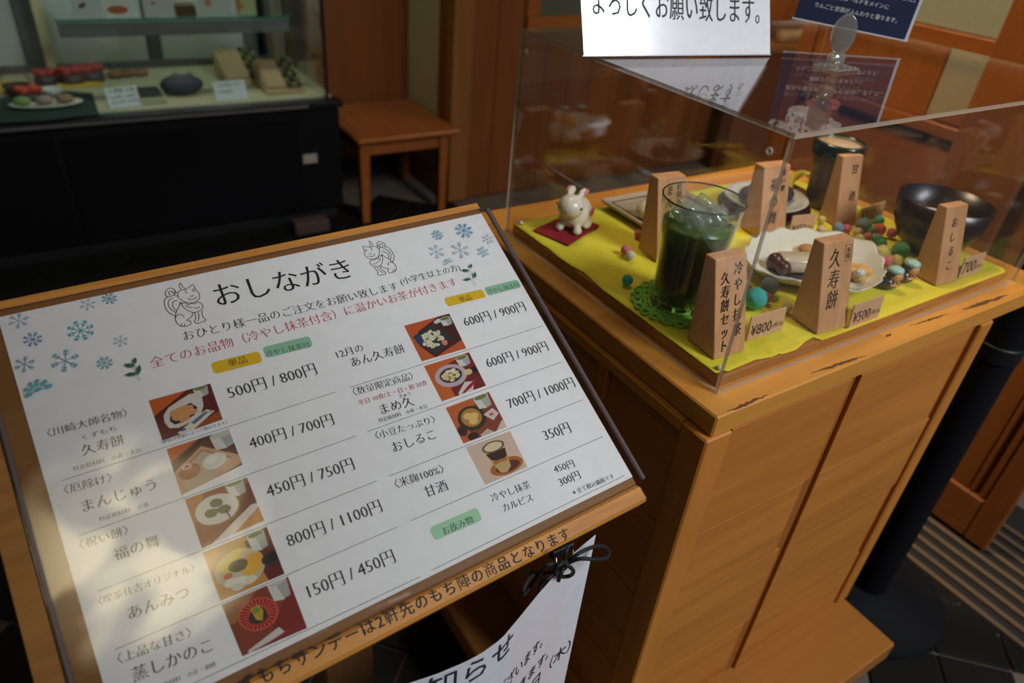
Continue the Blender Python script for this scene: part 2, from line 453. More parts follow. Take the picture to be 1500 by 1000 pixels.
# back wall (vertical boards), cream return wall, brown panel behind the stool
wb = B(); bx(wb, (.862, 2.20, 0), (3.4, 2.26, 2.5)); wall_back = struct('wall_back', wb, DKW)
obj2('post', box((.862, 2.14, 0), (.948, 2.1999, 2.5), .004), wood('post_wood', (.30, .12, .028), (.17, .06, .014), 'z', .7, .4), wall_back)
x = .949; kk = 0
while x < 1.18:
    obj2('board', box((x, 2.155, 0), (min(x + .112, 1.183), 2.1999, 2.5), .003), DKW, wall_back); x += .113
x = 1.184
while x < 3.38:       # lower boards under the opening
    obj2('board', box((x, 2.157, 0), (min(x + .118, 3.38), 2.1999, .66), .003), DKW, wall_back); x += .12
obj2('window_sill', box((1.184, 2.14, .66), (2.3, 2.1999, .712), .003), wood('orange_frame', (.36, .11, .022), (.24, .065, .014), 'x', .7, .4), wall_back)
obj2('window_frame', box((1.184, 2.15, .7121), (1.245, 2.1999, 1.6), .003), MATS['orange_frame'], wall_back)
obj2('window_frame', box((2.1, 2.15, .7121), (2.3, 2.1999, 1.6), .003), MATS['orange_frame'], wall_back)
obj2('pane', box((1.2455, 2.17, .7125), (2.0995, 2.178, 1.6)), mat('dim_pane', (.11, .11, .075), .2), wall_back)
b = B(); bx(b, (.872, 2.265, 0), (.94, 2.56, 2.5)); bx(b, (.869, 2.2, 0), (.8719, 2.264, 2.5)); wall_right_return = struct('wall_right', b, CREAM)
obj2('skirting_board', box((.860, 2.27, 0), (.8719, 2.53, .10), .002), DKX, wall_right_return)
b = B(); bx(b, (-2.0, 2.78, 0), (.94, 2.85, 2.5)); wb2 = struct('wall_far', b, mat('dark_plaster', (.04, .035, .03), .8))
obj2('veneer_panel', box((.435, 2.55, .0), (.868, 2.7799, 2.5), .003), wood('veneer', (.22, .065, .014), (.14, .036, .008), 'z', .5, .4), wb2)
obj2('skirting_board', box((.435, 2.535, 0), (.86, 2.5499, .09), .002), mat('dark_skirting', (.02, .018, .016), .6), wb2)
b = B(); bx(b, (FX0 - .06, FY0, 0), (FX0, FY1, 2.5)); struct('wall_left', b, mat('left_plaster', (.16, .13, .09), .85))
b = B(); bx(b, (FX0, -.75, 2.5), (FX1, FY1, 2.56)); struct('ceiling', b, CEILM)
b = B(); bx(b, (FX1, FY0, 0), (FX1 + .06, FY1, 2.5)); struct('wall_far_right', b, mat('right_plaster', (.2, .15, .09), .85))

# sliding door on the right: stiles, rails, panels, frosted pane
db = B(); bx(db, (1.078, -.035, .012), (1.092, .80, .97)); door = struct('door_1', db, DKW)
DW = wood('door_wood', (.25, .082, .020), (.14, .040, .010), 'z', .8, .35, .6)
DWX = wood('door_rail_wood', (.27, .088, .021), (.15, .044, .010), 'y', .8, .35, .6)
obj2('stile', box((1.06, -.042, .008), (1.0779, .006, 1.9), .003), DW, door)
obj2('moulding', box((1.066, .010, .12), (1.0779, .024, .80), .003), DWX, door)
obj2('moulding', box((1.066, .034, .12), (1.0779, .046, .80), .003), DWX, door)
obj2('stile', box((1.06, .772, .008), (1.0779, .812, 1.9), .003), DW, door)
obj2('bottom_rail', box((1.061, .007, .008), (1.0779, .771, .118), .003), DWX, door)
obj2('door_panel', box((1.070, .049, .119), (1.0779, .771, .79), .002), wood('door_panel_wood', (.28, .094, .023), (.19, .060, .014), 'z', .5, .35, .5), door)
obj2('middle_rail', box((1.056, .007, .80), (1.0779, .771, .826), .003), DWX, door)
obj2('door_panel', box((1.070, .049, .828), (1.0779, .771, .945), .002), MATS['door_panel_wood'], door)
obj2('top_rail', box((1.058, .007, .948), (1.0779, .771, .994), .003), DWX, door)
obj2('transom_board', box((1.066, .463, 1.105), (1.0715, .771, 1.9), .002), DW, door)
obj2('pane', box((1.072, .007, .996), (1.076, .771, 1.9)), mat('frosted_pane', (.28, .30, .23), .3), door)
obj2('post', box((1.035, .225, .008), (1.0555, .372, 2.49), .004), DW, door)
obj2('post', box((1.035, .10, .95), (1.0555, .2, 2.49), .004), DW, door)

# ================================================================ BLACK SHOWCASE
sh = thing('showcase', 'long black refrigerated showcase with glass top, full of sweets', 'showcase', (-.5, 2.15, 0))
X0, X1 = -1.9, .415
obj2('base', box((X0, 2.156, .05), (X1, 2.74, .43), .004), BLK, sh)
obj2('kick_board', box((X0, 2.18, 0), (X1 - .02, 2.7, .0499)), mat('kick_black', (.004, .004, .004), .6), sh)
for k, x in enumerate((-1.2, -.46)):
    obj2('base_panel', box((x, 2.150, .07), (x + .72, 2.1559, .40), .002), mat('base_gloss', (.004, .004, .0055), .3, spec=.25), sh)
obj2('ledge', box((X0, 2.140, .431), (X1 + .012, 2.20, .452), .003), BLK2, sh)
obj2('chrome_trim', box((X0, 2.1375, .437), (.30, 2.1399, .446), .0005), STEEL, sh)
obj2('deck', box((X0, 2.2001, .431), (X1 - .012, 2.74, .458), .002), mat('deck_cream', (.52, .47, .30), .5), sh)
obj2('front_glass', box((X0, 2.176, .4525), (.375, 2.181, 1.22)), GLASS, sh)
obj2('side_glass', box((.372, 2.1815, .4585), (.376, 2.74, 1.22)), GLASS, sh)
obj2('corner_post', box((.3765, 2.170, .4525), (.386, 2.184, 1.22), .001), BLK2, sh)
obj2('side_lining', box((.33, 2.60, .4585), (.371, 2.70, 1.22), .001), mat('steel_lining', (.26, .24, .16), .4, .3), sh)
obj2('shelf_glass', box((-.39, 2.3325, .690), (.32, 2.62, .697)), clear('shelf_clear', (.80, .90, .85), .06), sh)
obj2('shelf_edge', box((-.39, 2.330, .690), (.32, 2.3324, .697)), mat('green_glass_edge', (.03, .20, .13), .2), sh)
obj2('shelf_rail', box((-.385, 2.335, .645), (.315, 2.375, .689), .002), mat('shelf_steel', (.22, .23, .23), .4, .5), sh)
FRM = GREYF
obj2('rear_frame', box((X0, 2.706, .4585), (X1 - .02, 2.739, .48), .002), FRM, sh)
for x, wd in ((-1.1, .05), (-.49, .08), (-.10, .045), (.245, .05)):
    obj2('rear_frame', box((x, 2.705, .481), (x + wd, 2.739, 1.2), .002), FRM, sh)
obj2('rear_frame', box((.34, 2.704, .481), (.395, 2.739, 1.2), .002), mat('dark_frame', (.03, .032, .034), .4), sh)
PANE = mat('milky_door_panel', (.46, .48, .46), .35)
for x0_, x1_ in ((-1.85, -1.1), (-1.05, -.49), (-.41, -.10), (-.055, .245)):
    obj2('rear_door', box((x0_ + .001, 2.715, .482), (x1_ - .001, 2.73, 1.2), .001), PANE, sh)
obj2('lamp_rail', box((-1.0, 2.30, 1.226), (.36, 2.42, 1.26), .002), STEEL, sh)
obj2('upright', box((-.436, 2.60, .4585), (-.408, 2.625, 1.22), .002), mat('cream_strip', (.55, .48, .27), .4), sh)
obj2('socket_plate', box((.270, 2.1495, .235), (.322, 2.1559, .268), .001), mat('plate_grey', (.34, .31, .25), .5), sh)
Z = .459
def P_(u, v, z=Z): return at(u, v, z)

def sweets_plate(c, n):
    t = thing('plate', 'long white plate with three round sweets at left of the showcase', 'plate', (c[0], c[1], Z))
    b = B(); lathe(b, [(0, 0), (.05, 0), (.085, .008), (.088, .011), (.08, .012), (.05, .004), (0, .004)], (c[0], c[1], Z), 32, 1.15, .55)
    obj2('dish', b, mat('ceramic_white', (.7, .66, .55), .25), t, True)
    b = B(); lathe(b, [(0, 0.0), (.07, .0), (.07, .002), (0, .002)], (c[0], c[1] - .004, Z - .0015), 32, 1.5, .75)
    return t
c = P_(70, 158); c.y += .022; tt = sweets_plate(c, 3)
for dx, colr, nm in ((-.062, (.20, .30, .10), 'pale green round mochi sweet'), (-.004, (.34, .24, .19), 'pale brown round mochi sweet with dark band'), (.052, (.30, .17, .10), 'toasted brown round mochi sweet')):
    b = B(); ell(b, (c.x + dx, c.y, Z + .019), (.025, .022, .0135)); tag(obj2('sweet', b, mat('sweet_%d' % int(dx * 1000), colr, .6), None, True), nm + ' on the white plate', 'sweet')
# green felt under the plate
pts = [(-5, 180), (70, 176), (145, 166), (135, 136), (100, 133), (-5, 143)]
b = B(); prism(b, [tuple(P_(*q)[:2]) for q in pts], 'z', Z - .0009, Z - .0001)
tag(obj2('display_cloth', b, mat('dark_green_felt', (.012, .035, .03), .9)), 'dark green felt under the plate of sweets', 'cloth')
# basket with hoop handle
c = P_(28, 138); t = thing('basket', 'small dark wicker basket with tall hoop handle', 'basket', (c.x, c.y, Z))
b = B(); lathe(b, [(0, 0), (.030, 0), (.040, .030), (.037, .030), (.028, .003), (0, .003)], (c.x, c.y, Z), 20); obj2('bowl', b, mat('dark_wicker', (.04, .02, .015), .7, bump=.5, bscale=500), t, True)
b = B(); tube(b, [(c.x + .038 * math.cos(a), c.y, Z + .03 + .055 * math.sin(a)) for a in [PI * k / 16 for k in range(17)]], .0018, 6); obj2('handle', b, mat('red_cord', (.25, .05, .03), .5), t, True)
# red cloth-topped bags and boxes
def bundle(u, v, label, colr, r, base=None):
    c = P_(u, v); t = thing('wrapped_sweet', label, 'sweets', (c.x, c.y, Z), 'wrapped sweets at the back of the showcase')
    b = B(); lathe(b, [(0, 0), (r, 0), (r * 1.08, r * .35), (r * .9, r * .8), (0, r * .85)], (c.x, c.y, Z), 20)
    obj2('cup', b, base or mat('dark_purple_wrap', (.06, .035, .05), .5), t, True)
    me = blob([((c.x + r * .75 * math.cos(k * 1.05), c.y + r * .5 * math.sin(k * 1.05), Z + r * (1.0 + .12 * (k % 2))), (r * .42, r * .38, r * .35)) for k in range(6)] + [((c.x, c.y, Z + r * .95), (r * .7, r * .6, r * .35))], .004)
    obj('topping', me, mat('red_' + label[:12].replace(' ', '_'), colr, .5), t, True)
bundle(46, 148, 'grey cup heaped with bright red sweets behind the plate', (.62, .07, .03), .034)
bundle(70, 122, 'red wrapped bundle just left of the cream upright', (.40, .03, .03), .034)
bundle(107, 121, 'red wrapped bundle just right of the cream upright', (.42, .03, .03), .038)
bundle(136, 117, 'red wrapped bundle with yellow tie, rightmost of the red ones', (.38, .025, .03), .038)
b = B(); tube(b, [P_(136, 117) + V((0, 0, .045)), P_(136, 117) + V((.002, 0, .06)), P_(136, 117) + V((.008, .0, .068))], .003, 6)
tag(obj2('ribbon', b, mat('yellow_ribbon', (.6, .42, .06), .5), None, True), 'yellow tie sticking up from the red bundle', 'ribbon')
for u0, v0, u1, v1, l in ((86, 130, 135, 118, 'yellow paper under the red bundles right of the upright'), (-6, 138, 14, 124, 'yellow paper at the left edge of the showcase')):
    A = P_(u0, v0); Bq = P_(u1, v1)
    tag(obj2('paper_mat', box((A.x, A.y, Z), (Bq.x + .02, Bq.y + .03, Z + .004), .001), mat('yellow_paper', (.72, .42, .03), .6)), l, 'paper')
# white cup
c = P_(78, 140); b = B(); lathe(b, [(0, 0), (.02, 0), (.03, .024), (.027, .024), (.018, .004), (0, .004)], (c.x, c.y, Z), 24); tag(obj2('small_bowl', b, mat('porcelain', (.62, .63, .62), .25), None, True), 'small white bowl behind the three sweets', 'bowl')
# brown sweets row
for k, (u, v) in enumerate(((170, 114), (186, 112), (206, 111))):
    c = P_(u, v); b = B(); ell(b, (c.x, c.y, Z + .012), (.030, .02, .0125)); tag(obj2('baked_sweet', b, mat('baked_brown', (.24, .09, .035), .5), None, True), ('leftmost', 'middle', 'rightmost')[k] + ' brown baked sweet in the row behind the price sheets', 'sweet')
# price sheets
def price_sheet(q, label, lines):
    """small upright sheet leaning back; q = bottom-left, bottom-right px, top px height in m"""
    (u0, v0), (u1, v1), hgt = q
    A = P_(u0, v0); Cc = P_(u1, v1); ax = (Cc - A).normalized(); up = V((-ax.y * .38, ax.x * .38, .92)).normalized(); n = ax.cross(up)
    M = Matrix.Identity(4)
    for i in range(3): M[i][0] = ax[i]; M[i][1] = up[i]; M[i][2] = n[i]; M[i][3] = A[i] + n[i] * 0.001
    wd = (Cc - A).length
    t = thing('price_sheet', label, 'price sign', M)
    b = B(); bx(b, (0, .0005, -.0008), (wd, hgt, 0), .0003); obj2('sheet', b, mat('sheet_white', (.62, .64, .68), .35), t, False, True)
    pr = Print(lambda x, y, k: M @ V((x, y, .0003 + k * .00002)))
    for (tx, x0_, x1_, y_) in lines: pr.text(tx, (x0_ * wd, y_ * hgt), (x1_ * wd, y_ * hgt), (.05, .05, .07), 0, 0)
    pr.build('lettering', t); return t
price_sheet(((162, 160), (208, 154), .062), 'white price list standing behind the glass, left one of two', [('久寿餅 三角', .1, .9, .72), ('70g 8枚  1,000円', .1, .9, .45), ('90g 10枚 1,200円', .1, .9, .2)])
price_sheet(((318, 149), (364, 144), .062), 'white price sheet in a clear sleeve, right one of two', [('ご予約承ります', .12, .88, .72), ('久寿餅詰合せ', .12, .6, .4)])
# dark box, open
def low_box(q, hgt, label, m1, m2, name='sweet_box'):
    A = P_(*q[0]); Cc = P_(*q[1]); x0_, x1_ = A.x, Cc.x; y0_ = min(A.y, Cc.y); y1_ = y0_ + q[2]
    t = thing(name, label, 'box', (x0_, y0_, Z))
    obj2('tray', box((x0_, y0_, Z), (x1_, y1_, Z + hgt), .001), m1, t)
    obj2('filling', box((x0_ + .006, y0_ + .006, Z + hgt + .0002), (x1_ - .006, y1_ - .006, Z + hgt + .006), .002), m2, t)
low_box(((204, 154), (243, 149), .12), .02, 'cream box with black filling beside the left price list', mat('cream_box', (.5, .47, .32), .6), mat('black_bean', (.012, .012, .02), .5))
# grey wrapped package
c = P_(274, 147); c.y += .055; t = thing('wrapped_package', 'dark grey cloth-wrapped package with a knot, centre of the showcase', 'package', (c.x, c.y, Z))
c.x += .005; me = blob([((c.x, c.y + .03, Z + .030), (.070, .045, .032)), ((c.x, c.y + .03, Z + .024), (.055, .045, .026)), ((c.x - .03, c.y + .03, Z + .036), (.03, .03, .022)), ((c.x + .03, c.y + .035, Z + .036), (.03, .03, .02))], .004); obj('wrapping', me, mat('grey_cloth', (.05, .052, .075), .7, bump=.6, bscale=90), t, True)
me = blob([((c.x + .005, c.y + .02, Z + .056), (.018, .012, .012)), ((c.x - .018, c.y + .025, Z + .058), (.016, .009, .01), V((1, 0, 0)).rotation_difference(V((.8, 0, .6)))), ((c.x + .025, c.y + .025, Z + .060), (.016, .009, .009))], .003); obj('knot', me, mat('grey_cloth2', (.12, .125, .15), .7), t, True)
# two wooden trays of green-black rolls
def roll_tray(u, v, wd, dp, rows, label):
    c = P_(u, v); t = thing('sweet_tray', label, 'tray', (c.x, c.y, Z))
    b = B(); prism(b, [(c.y, Z), (c.y + dp, Z), (c.y + dp, Z + .080), (c.y, Z + .012)], 'x', c.x, c.x + wd)
    obj2('sloping_base', b, mat('pale_tray', (.46, .33, .17), .6), t)
    for i in range(rows):
        for j in range(3):
            f = (i + .5) / rows; y = c.y + dp * f; z = Z + .012 + .068 * f + .0105
            b = B(); mm = Matrix.Translation((c.x + wd - .016 - j * .019, y, z)) @ Matrix.Rotation(PI / 2, 4, 'Y')
            lathe(b, [(0, -.008), (.008, -.008), (.0095, 0), (.008, .008), (0, .008)], (0, 0, 0), 12, M=mm)
            obj2('roll', b, mat('green_roll', (.16, .16, .03), .6) if (i + j) % 2 else mat('black_roll', (.02, .022, .015), .5), t, True)
    b = B(); bx(b, (c.x + .004, c.y + .01, 0), (c.x + wd - .062, c.y + dp - .01, .012), .002)
    bmesh.ops.transform(b, matrix=Matrix.Translation((0, 0, 0)), verts=b.verts)
    for v_ in b.verts: v_.co.z += Z + .012 + .068 * (v_.co.y - c.y) / dp
    obj2('sweets_slab', b, mat('tan_sweets', (.45, .28, .15), .6, bump=.5, bscale=60), t)
roll_tray(332, 126, .15, .17, 7, 'sloping tray of tan sweets and green-black rolls, rear one of two')
roll_tray(392, 140, .135, .15, 6, 'sloping tray of tan sweets and green-black rolls, at the right glass corner')
# things on the upper shelf
ZS = .6975
def shelf_card(u0, u1, h_, label, colr, lines=()):
    A = at(u0, 30, ZS); Cc = at(u1, 28, ZS); y = 2.352
    M = Matrix.Translation((aty(u0, 10, y).x, y, ZS)); wd = aty(u1, 10, y).x - aty(u0, 10, y).x
    t = thing('picture_card', label, 'card', M)
    b = B(); bx(b, (0, 0, 0), (wd, .003, h_), .0005); obj2('sheet', b, mat('card_' + str(u0), colr, .4), t, False, True)
    pr = Print(lambda x, y_, k: M @ V((x, -.0003 - k * .00002, y_)))
    for e in lines: pr.ellipse(*e)
    if lines: pr.build('picture', t)
    return t
shelf_card(104, 150, .11, 'white picture card with a dark red smear, leftmost on the upper shelf', (.6, .6, .6), [((.03, .035), .012, .006, (.12, .03, .05), .5)])
shelf_card(153, 198, .10, 'bright card with an orange-red picture on the upper shelf', (.75, .73, .68), [((.035, .022), .03, .012, (.5, .13, .05), 0), ((.035, .06), .025, .015, (.8, .75, .6), 0)])
shelf_card(210, 255, .11, 'white card next to the brown box on the upper shelf', (.58, .57, .52), [((.03, .04), .008, .005, (.5, .2, .15), 0)])
shelf_card(291, 340, .11, 'white card with an orange spot right of the brown box', (.56, .57, .52), [((.03, .04), .011, .01, (.55, .2, .08), 0)])
shelf_card(345, 375, .12, 'yellow-green card with orange stripe, rightmost on the upper shelf', (.45, .48, .25), [((.008, .06), .006, .06, (.5, .14, .03), 0), ((.018, .03), .008, .01, (.6, .2, .04), 0)])
xa = aty(258, 15, 2.355).x; xb_ = aty(287, 15, 2.355).x
tag(obj2('gift_box', box((xa, 2.345, ZS), (xb_, 2.40, ZS + .035), .002), mat('brown_box', (.10, .05, .015), .6)), 'small brown box standing on the upper glass shelf', 'box')
# small brick on the floor in front of the showcase
c = at(445, 326, 0); c.y = 2.085
b = B(); bx(b, (c.x - .065, c.y - .03, .0008), (c.x + .065, c.y + .03, .05), .006); tag(obj2('door_block', b, mat('worn_brick', (.075, .042, .03), .8, bump=.6, bscale=150)), 'worn brown block on the floor at the foot of the showcase', 'block')

# ================================================================ STOOL
st = thing('stool', 'square orange-brown wooden stool between showcase and wall', 'stool', (.65, 2.27, 0))
obj2('seat', box((.442, 2.05, .315), (.858, 2.49, .335), .006), PLY, st)
for x, y in ((.475, 2.09), (.80, 2.09), (.80, 2.44), (.475, 2.44)):
    b = B(); vv = bx(b, (x - .02, y - .02, .0006), (x + .02, y + .02, .3148), .003)
    for v_ in b.verts:
        if v_.co.z < .1: v_.co.x = x + (v_.co.x - x) * .72; v_.co.y = y + (v_.co.y - y) * .72
    obj2('leg', b, PLY, st)
for lo, hi in (((.4955, 2.078, .265), (.7795, 2.098, .3145)), ((.4955, 2.432, .265), (.7795, 2.452, .3145)), ((.465, 2.1105, .265), (.485, 2.4195, .3145)), ((.79, 2.1105, .265), (.81, 2.4195, .3145))):
    obj2('apron', box(lo, hi, .002), PLY, st)

# small lit food display behind, far right
t = thing('sample_shelf', 'bright wooden ledge with pale food samples in the far back', 'shelf', (2.6, 1.95, .60))
obj2('support', box((2.3, 1.97, 0.0006), (2.9, 2.049, .5798), .004), DKW, t)
obj2('ledge', box((2.25, 1.93, .58), (2.95, 2.049, .612), .004), wood('lit_ledge', (.6, .26, .06), (.45, .17, .04), 'x', .8, .4), t)
for k, x in enumerate((2.50, 2.56, 2.62, 2.67)):
    b = B(); ell(b, (x, 1.98, .640), (.035, .03, .0275)); tag(obj2('food_sample', b, mat('pale_food', (.85, .62, .28), .5), None, True), ('leftmost', 'second', 'third', 'rightmost')[k] + ' pale yellow food sample on the far bright ledge', 'food')
area_light('sample_shelf_light', (2.6, 1.88, 1.15), (2.6, 1.97, .6), .4, .1, 1.6, (1, .72, .4))

# ================================================================ DISPLAY TABLE
TZ = .784
tb_ = thing('display_table', 'honey-coloured wooden pedestal table carrying the clear case', 'table', (.25, .2, 0))
obj2('table_top', box((-.026, -.026, .759), (.615, .462, TZ), .0018), HON, tb_)
obj2('raised_board', box((.0075, .0075, TZ + .0001), (.553, .387, .7975), .0015), wood('raised_board_wood', (.34, .13, .03), (.22, .075, .016), 'y', 1, .45), tb_)
# body: core, stiles, rails, planks
obj2('core', box((-.020, -.010, .2005), (.470, .40, .7585)), mat('dark_inner_wood', (.10, .035, .009), .7), tb_)
obj2('corner_post', box((-.0335, -.028, .2003), (.003, .006, .7588), .002), HONZ, tb_)
obj2('corner_post', box((.455, -.028, .2003), (.483, .006, .7588), .002), HONZ, tb_)
obj2('corner_post', box((-.0335, .375, .2003), (.003, .41, .7588), .002), HONZ, tb_)
# front planks in two bays, staggered ends at the groove
seams = [.2004, .335, .484, .610, .7586]
obj2('groove_strip', box((.186, -.0212, .2004), (.212, -.0101, .7585)), wood('groove_wood', (.36, .12, .02), (.22, .07, .012), 'z', 1, .4), tb_)
obj2('groove_strip', box((.432, -.0212, .2004), (.4545, -.0101, .7585)), MATS['groove_wood'], tb_)
for k in range(4):
    z0_, z1_ = seams[k], seams[k + 1]
    j = (.010, 0, .010, 0)[k]
    obj2('plank', box((.0036, -.0262, z0_ + .0001), (.190 - j, -.0102, z1_ - .0001), .0004), PANEL, tb_)
    j2 = (0, .009, 0, .009)[k]
    obj2('plank', box((.208, -.0262, z0_ + .0001), (.444 - j2, -.0102, z1_ - .0001), .0004), PANEL, tb_)
# left side: stiles and recessed planks
obj2('stile', box((-.0325, .120, .2004), (-.0202, .136, .7453), .0015), HONZ, tb_)
obj2('top_rail', box((-.0325, .0065, .7455), (-.0202, .3745, .7587), .001), HONY, tb_)
obj2('bottom_rail', box((-.0325, .0065, .2004), (-.0202, .1195, .235), .001), HONY, tb_)
for y0_, y1_ in ((.0065, .1195), (.1365, .3745)):
    for k in range(4):
        obj2('plank', box((-.0262, y0_ + .0004, seams[k] + (.0350 if k == 0 and y0_ < .1 else .0006)), (-.0202, y1_ - .0004, min(.7453, seams[k + 1]) - .0006), .001), wood('side_plank', (.50, .20, .04), (.30, .10, .018), 'y', .8, .4, .7), tb_)
obj2('plinth', box((-.125, -.125, .160), (.4785, .43, .2002), .003), wood('plinth_wood', (.36, .14, .028), (.24, .08, .015), 'x', .8, .4, .6), tb_)
for x, y in ((-.08, -.07), (.42, -.07), (-.08, .38), (.42, .38)):
    obj2('leg', box((x - .03, y - .03, .0006), (x + .03, y + .03, .1598), .002), mat('dark_leg', (.03, .014, .006), .6), tb_)
# worn dark stains along the front edge of the top
ST = Print(lambda x, y, k: V((x, y, TZ + .00012 + k * .00002)))
for seg_, wd_, n_ in ((((1065, 603), (1128, 577)), .0042, 2), (((1185, 548), (1272, 519)), .0035, 2), (((1295, 494), (1308, 488)), .004, 1), (((1330, 478), (1395, 458)), .002, 2), (((1400, 457), (1485, 429)), .0052, 3)):
    A = at(*seg_[0], TZ); Cc = at(*seg_[1], TZ)
    for j in range(n_):
        m_ = 14; t0_ = R.uniform(0, .25); t1_ = R.uniform(.7, 1)
        ST.stroke([(A.x + (Cc.x - A.x) * (t0_ + (t1_ - t0_) * i / m_), A.y + (Cc.y - A.y) * (t0_ + (t1_ - t0_) * i / m_) + R.uniform(-.0012, .0012)) for i in range(m_ + 1)], lambda t, w_=wd_: w_ * (.15 + abs(math.sin(PI * t)) * R.uniform(.4, .9)), (.10, .045, .014))
ST.build('wear_marks', tb_)['kind'] = 'stuff'
# cloth
cpx = [(752, 328), (760, 337.6), (774, 349), (790, 360), (803, 363), (813, 376), (835, 390), (856, 400), (880, 425.6), (915, 455), (957, 493), (983, 508), (1014, 532.6), (1040, 555), (1049, 549), (1058, 544), (1067, 544), (1105, 527), (1140, 521), (1168, 514), (1180, 500), (1191, 494), (1206, 500), (1252, 489), (1328, 460), (1378, 439), (1445, 424), (1470, 414), (1481, 405), (1485, 388)]
cp = [tuple(at(u, v, .7985)[:2]) for u, v in cpx]
cp = [(max(.0068, x), max(.0060, y)) for x, y in cp]
cp = [(min(x, .552), y) for x, y in cp]
cp += [(.5515, .06), (.549, .10), (.551, .16), (.548, .22), (.55, .30), (.545, .382), (.40, .384), (.25, .383), (.12, .385), (.05, .386)]
b = B(); f = b.faces.new([b.verts.new((x, y, .7985)) for x, y in cp])
bmesh.ops.triangulate(b, faces=[f])
for _ in range(7):
    es = [e for e in b.edges if e.calc_length() > .013]
    if not es: break
    bmesh.ops.subdivide_edges(b, edges=es, cuts=1)
    bmesh.ops.triangulate(b, faces=[q for q in b.faces if len(q.verts) > 3])
def seg_d(p, a, c_):
    a = V(a[:2]); c_ = V(c_[:2]); p = V(p); t = max(0, min(1, (p - a).dot(c_ - a) / (c_ - a).length_squared)); return (p - a - (c_ - a) * t).length
folds = [(at(862, 308, .8), at(908, 330, .8), .0030, .004), (at(908, 330, .8), at(950, 375, .8), .0030, .004), (at(1300, 452, .8), at(1470, 396, .8), .0022, .005), (at(1250, 470, .8), at(1460, 408, .8), .0016, .004), (at(1120, 500, .8), at(1145, 522, .8), .0026, .0028), (at(880, 372, .8), at(960, 420, .8), .001, .008)]
from mathutils import noise
for v_ in b.verts:
    x, y = v_.co.x, v_.co.y
    e = min(x - .0068, y - .006, .552 - x)
    z = .7985 + .0007 * noise.noise(V((x * 22, y * 22, 0)))
    for A, Cc, hh, ww in folds:
        d = seg_d((x, y), A, Cc); z += hh * math.exp(-(d / ww) ** 2)
    v_.co.z = z + .0006
r = bmesh.ops.solidify(b, geom=list(b.faces), thickness=.0006)
cl = obj2('table_cloth', b, mat('yellow_felt', (.70, .62, .03), .85, bump=.35, bscale=900), None, True)
tag(cl, 'bright yellow crinkled felt cloth laid inside the clear case', 'cloth')
CZ = .7998
for (u, v), l in (((1040, 545), 'clear round stud pinning the front corner of the yellow cloth'), ((751, 326), 'clear round stud pinning the rear left corner of the yellow cloth')):
    p = at(u, v, CZ); b = B(); lathe(b, [(0, 0), (.0032, 0), (.0036, .0015), (.002, .0032), (0, .0034)], (max(.0145, p.x), min(.378, max(.013, p.y)), CZ + .0003), 16)
    tag(obj2('stud', b, mat('clear_stud', (.62, .6, .5), .15), None, True), l, 'stud')

# ---- acrylic case
CW, CD_, CH = .5645, .395, .25
cs = thing('acrylic_case', 'clear acrylic display case covering the food samples', 'display case', (CW / 2, CD_ / 2, TZ))
T_ = .0042
def panel(lo, hi, axis):
    b = B(); bx(b, lo, hi)
    bmesh.ops.recalc_face_normals(b, faces=b.faces)
    for f in b.faces: f.material_index = 0 if abs(f.normal[axis]) > .9 else 1
    return b
z0_, z1_ = TZ + .0002, TZ + CH
obj2('front_panel', panel((0, 0, z0_), (CW, T_, z1_), 1), [ACR, EDGE], cs)
obj2('left_panel', panel((0, T_ + .0001, z0_), (T_, CD_, z1_), 0), [ACR, EDGE], cs)
obj2('right_panel', panel((CW - T_, T_ + .0001, z0_), (CW, CD_, z1_), 0), [ACR, EDGE], cs)
obj2('rear_panel', panel((T_ + .0001, CD_ - T_, z0_), (CW - T_ - .0001, CD_, z1_), 1), [ACR, EDGE], cs)
obj2('top_panel', panel((0, 0, z1_ + .0001), (CW, CD_, z1_ + T_), 2), [ACR, EDGE], cs)
for (u, v) in ((1128, 221), (772, 76)):
    d = ray(u, v); t_ = (0 - CAM.x) / d.x; p = CAM + d * t_
    b = B(); lathe(b, [(.0019, -.0008), (.0033, -.0008), (.0033, .0012), (.0019, .0012), (.0019, -.0008)], (0, 0, 0), 20, M=Matrix.Translation((-.0014, p.y, p.z)) @ Matrix.Rotation(PI / 2, 4, 'Y'))
    obj2('hole_ring', b, mat('ring_clear', (.75, .68, .58), .2), cs, True)
TOPZ = z1_ + T_ + .0002

